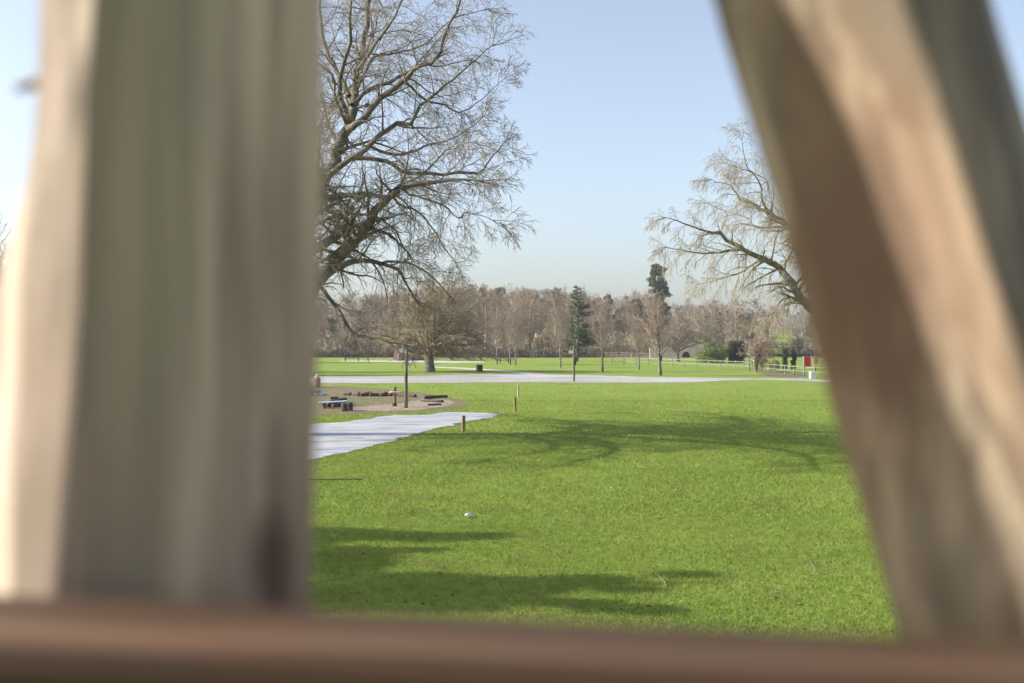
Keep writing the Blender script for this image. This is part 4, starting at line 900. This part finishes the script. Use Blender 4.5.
def loft(name, rings, m, origin, sm_=True):
    n = len(rings[0]); V = [tuple(c-o_ for c, o_ in zip(v, origin)) for r in rings for v in r]
    Q = [(i*n+k, i*n+(k+1) % n, (i+1)*n+(k+1) % n, (i+1)*n+k) for i in range(len(rings)-1) for k in range(n)]
    bm = bmesh.new(); vs = [bm.verts.new(v) for v in V]
    for q in Q: bm.faces.new([vs[i] for i in q])
    bm.faces.new(vs[:n]); bm.faces.new(vs[-n:]); bmesh.ops.recalc_face_normals(bm, faces=bm.faces)
    me = bpy.data.meshes.new(name); bm.to_mesh(me); bm.free()
    for p in me.polygons: p.use_smooth = sm_ and len(p.vertices) == 4
    o = link(name, me, m); o.location = origin; return o
def kpt(x, y, d, org): p = P(x, y, d); return (p[0]-org[0], p[1]-org[1], p[2]-org[2])
orgL = (-.125, DP+.05, 0); 
mL = wood('weathered_post_timber', (0.28, 0.215, 0.16), (0.56, 0.46, 0.36), (0.46, 0.385, 0.26), 0.2,
          [(*kpt(266, 566, DP, orgL), .010, .022, (.055, .028, .018), .85), (*kpt(275, 560, DP, orgL), .020, .05, (.17, .115, .09), .4), (*kpt(247, 235, DP, orgL), .014, .06, (.15, .105, .08), .4), (*kpt(150, 480, DP, orgL), .028, .14, (.38, .32, .215), .6), (*kpt(140, 130, DP, orgL), .026, .13, (.38, .34, .225), .6), (*kpt(200, 20, DP, orgL), .03, .06, (.30, .27, .20), .5),
           (*kpt(88, 95, DP+.01, orgL), .006, .02, (.12, .09, .06), .8)])
pl = loft('wooden_post', rings, mL, orgL, False); tag(pl, 'broad blurred squared timber post on the left, its left edge sunlit, close to the lens', 'post')
MB().cyl(kpt(52, 78, .41, orgL), kpt(16, 89, .41, orgL), .0032, .0016, 6).build('splinter', M['stake'], pl)
# right post: round leaning log
RL = [(-500, 604), (0, 722), (90, 747), (200, 778), (320, 808), (440, 838), (560, 871), (640, 893), (760, 922)]
RWd = [(-500, 268), (0, 272), (300, 272), (640, 278), (760, 282)]
DR = [(-500, .419), (0, .426), (340, .438), (640, .446), (760, .448)]
def ridge(a): t = a + math.pi/2; t = (t+math.pi) % (2*math.pi)-math.pi; return 1 + .12*math.exp(-((t-.06)/.34)**2)
RA = [(-500, 700), (-60, 768), (0, 786), (60, 824), (150, 868), (250, 905), (340, 940), (440, 984), (540, 1024), (640, 1062), (760, 1106)]
RB = [(-500, 780), (-60, 872), (0, 893), (100, 932), (200, 966), (280, 994), (345, 1020), (440, 1058), (540, 1096), (640, 1132), (760, 1172)]
rings = []
for y in stn:
    z = HC-(y-CY)/F*.39; xl = interp(y, RL); wd_ = extl(RWd, y); w1 = .0025*math.sin(y*.013+1); w2 = .002*math.sin(y*.024)
    if y < -500: sh_ = (y+500)*.27; xA, xB = 700+sh_, 790+sh_
    elif y > 760: sh_ = (y-760)*.28; xA, xB = 1106+sh_, 1172+sh_
    else: xA, xB = interp(y, RA), interp(y, RB)
    Q_ = lambda x, d_: ((x-CX)/F*d_, d_)
    L0 = Q_(xl, .432); A_ = Q_(xA, .3895); B_ = Q_(xB, .346); R_ = Q_(xl+wd_, .415)
    lerp = lambda a, b, t, off=0.0: (a[0]+(b[0]-a[0])*t + off*(b[1]-a[1]), a[1]+(b[1]-a[1])*t - off*(b[0]-a[0]))
    ring = [L0, lerp(L0, A_, .3, .03), lerp(L0, A_, .65, .03), lerp(L0, A_, .93, .01), A_, lerp(A_, B_, .3, .05+w1*8), lerp(A_, B_, .65, .06+w2*8), lerp(A_, B_, .9, .03), (B_[0], B_[1]+.0005), lerp(B_, R_, .08, .005), lerp(B_, R_, .35, .05), lerp(B_, R_, .65, .07), lerp(B_, R_, .9, .04), R_]
    cx_ = (L0[0]+R_[0])/2
    ring += [(R_[0]-.002, .45), (R_[0]-.018, .478), (cx_, .492), (L0[0]+.022, .478), (L0[0]+.010, .455)]
    rings.append([(a, b, z) for a, b in ring])
orgR = (.17, .44, 0)
mR = wood('weathered_log', (0.165, 0.125, 0.090), (0.36, 0.295, 0.215), (0.22, 0.19, 0.14), 0.4, [(*kpt(860, 240, .39, orgR), .018, .05, (.12, .07, .05), .5), (*kpt(900, 330, .39, orgR), .02, .04, (.13, .07, .05), .4), (*kpt(752, 60, .41, orgR), .01, .05, (.28, .22, .16), .5)], warm=(.26, .16, .10))
pr = loft('leaning_log_post', rings, mR, orgR); tag(pr, 'thick blurred round log post leaning on the right with a band of sunlight', 'post')
# unseen deck, back wall and roof, added to shade and bounce light onto the posts
tw_ = empty('unseen_play_tower', (0, -.2, 0))
MB().box((0, -.05, 1.66), (2.6, 1.5, .08)).build('deck', M['tower'], tw_)
MB().box((0, -.80, 2.15), (2.6, .06, .95)).build('back_wall', M['tower'], tw_)
MB().box((0, -.1, 4.35), (2.5, 1.5, .06)).build('roof', M['tower'], tw_)
for sx in (-1, 1): MB().box((sx*1.2, -.72, 2.05), (.1, .1, 4.1)).build('post', M['tower'], tw_)
tag(tw_, 'unseen brown timber play tower behind the camera, added to shade the posts', 'play tower')
# rail
mT = wood('red_brown_rail_stain', (0.078, 0.044, 0.026), (0.185, 0.108, 0.066), (0.115, 0.07, 0.045), 0.3, [], along=(1, 0, 0), rough=.7)
o = MB().box((0, 0, 0), (1.7, .055, .11), (0, 0, 0), .006).build('hand_rail', mT)
zb0 = HC - (589-CY)/F*.341; zb1 = HC - (638-CY)/F*.341; X0, X1 = P(0, 0, .341)[0], P(1024, 0, .341)[0]
ang = math.atan2(zb1-zb0, X1-X0); o.location = (0, .3125, (zb0+zb1)/2-.055); o.rotation_euler = (0, -ang, 0)
tag(o, 'blurred reddish brown handrail crossing the bottom of the view in front of both posts', 'rail')

# ------------------------------------------------------------------ the air
hz = MB().box((0, 1480, 14), (5400, 3040, 32)).build('haze', None); hm = bpy.data.materials.new('haze_air'); hm.use_nodes = True; n = hm.node_tree.nodes; n.clear()
ho = n.new('ShaderNodeOutputMaterial'); hv = n.new('ShaderNodeVolumePrincipled'); hv.inputs['Density'].default_value = 0.00030; hv.inputs['Color'].default_value = (.9, .94, 1, 1); hv.inputs['Anisotropy'].default_value = .2
hm.node_tree.links.new(hv.outputs[0], ho.inputs['Volume']); hz.data.materials.append(hm); tag(hz, 'thin pale haze over the park', 'haze', kind='stuff')
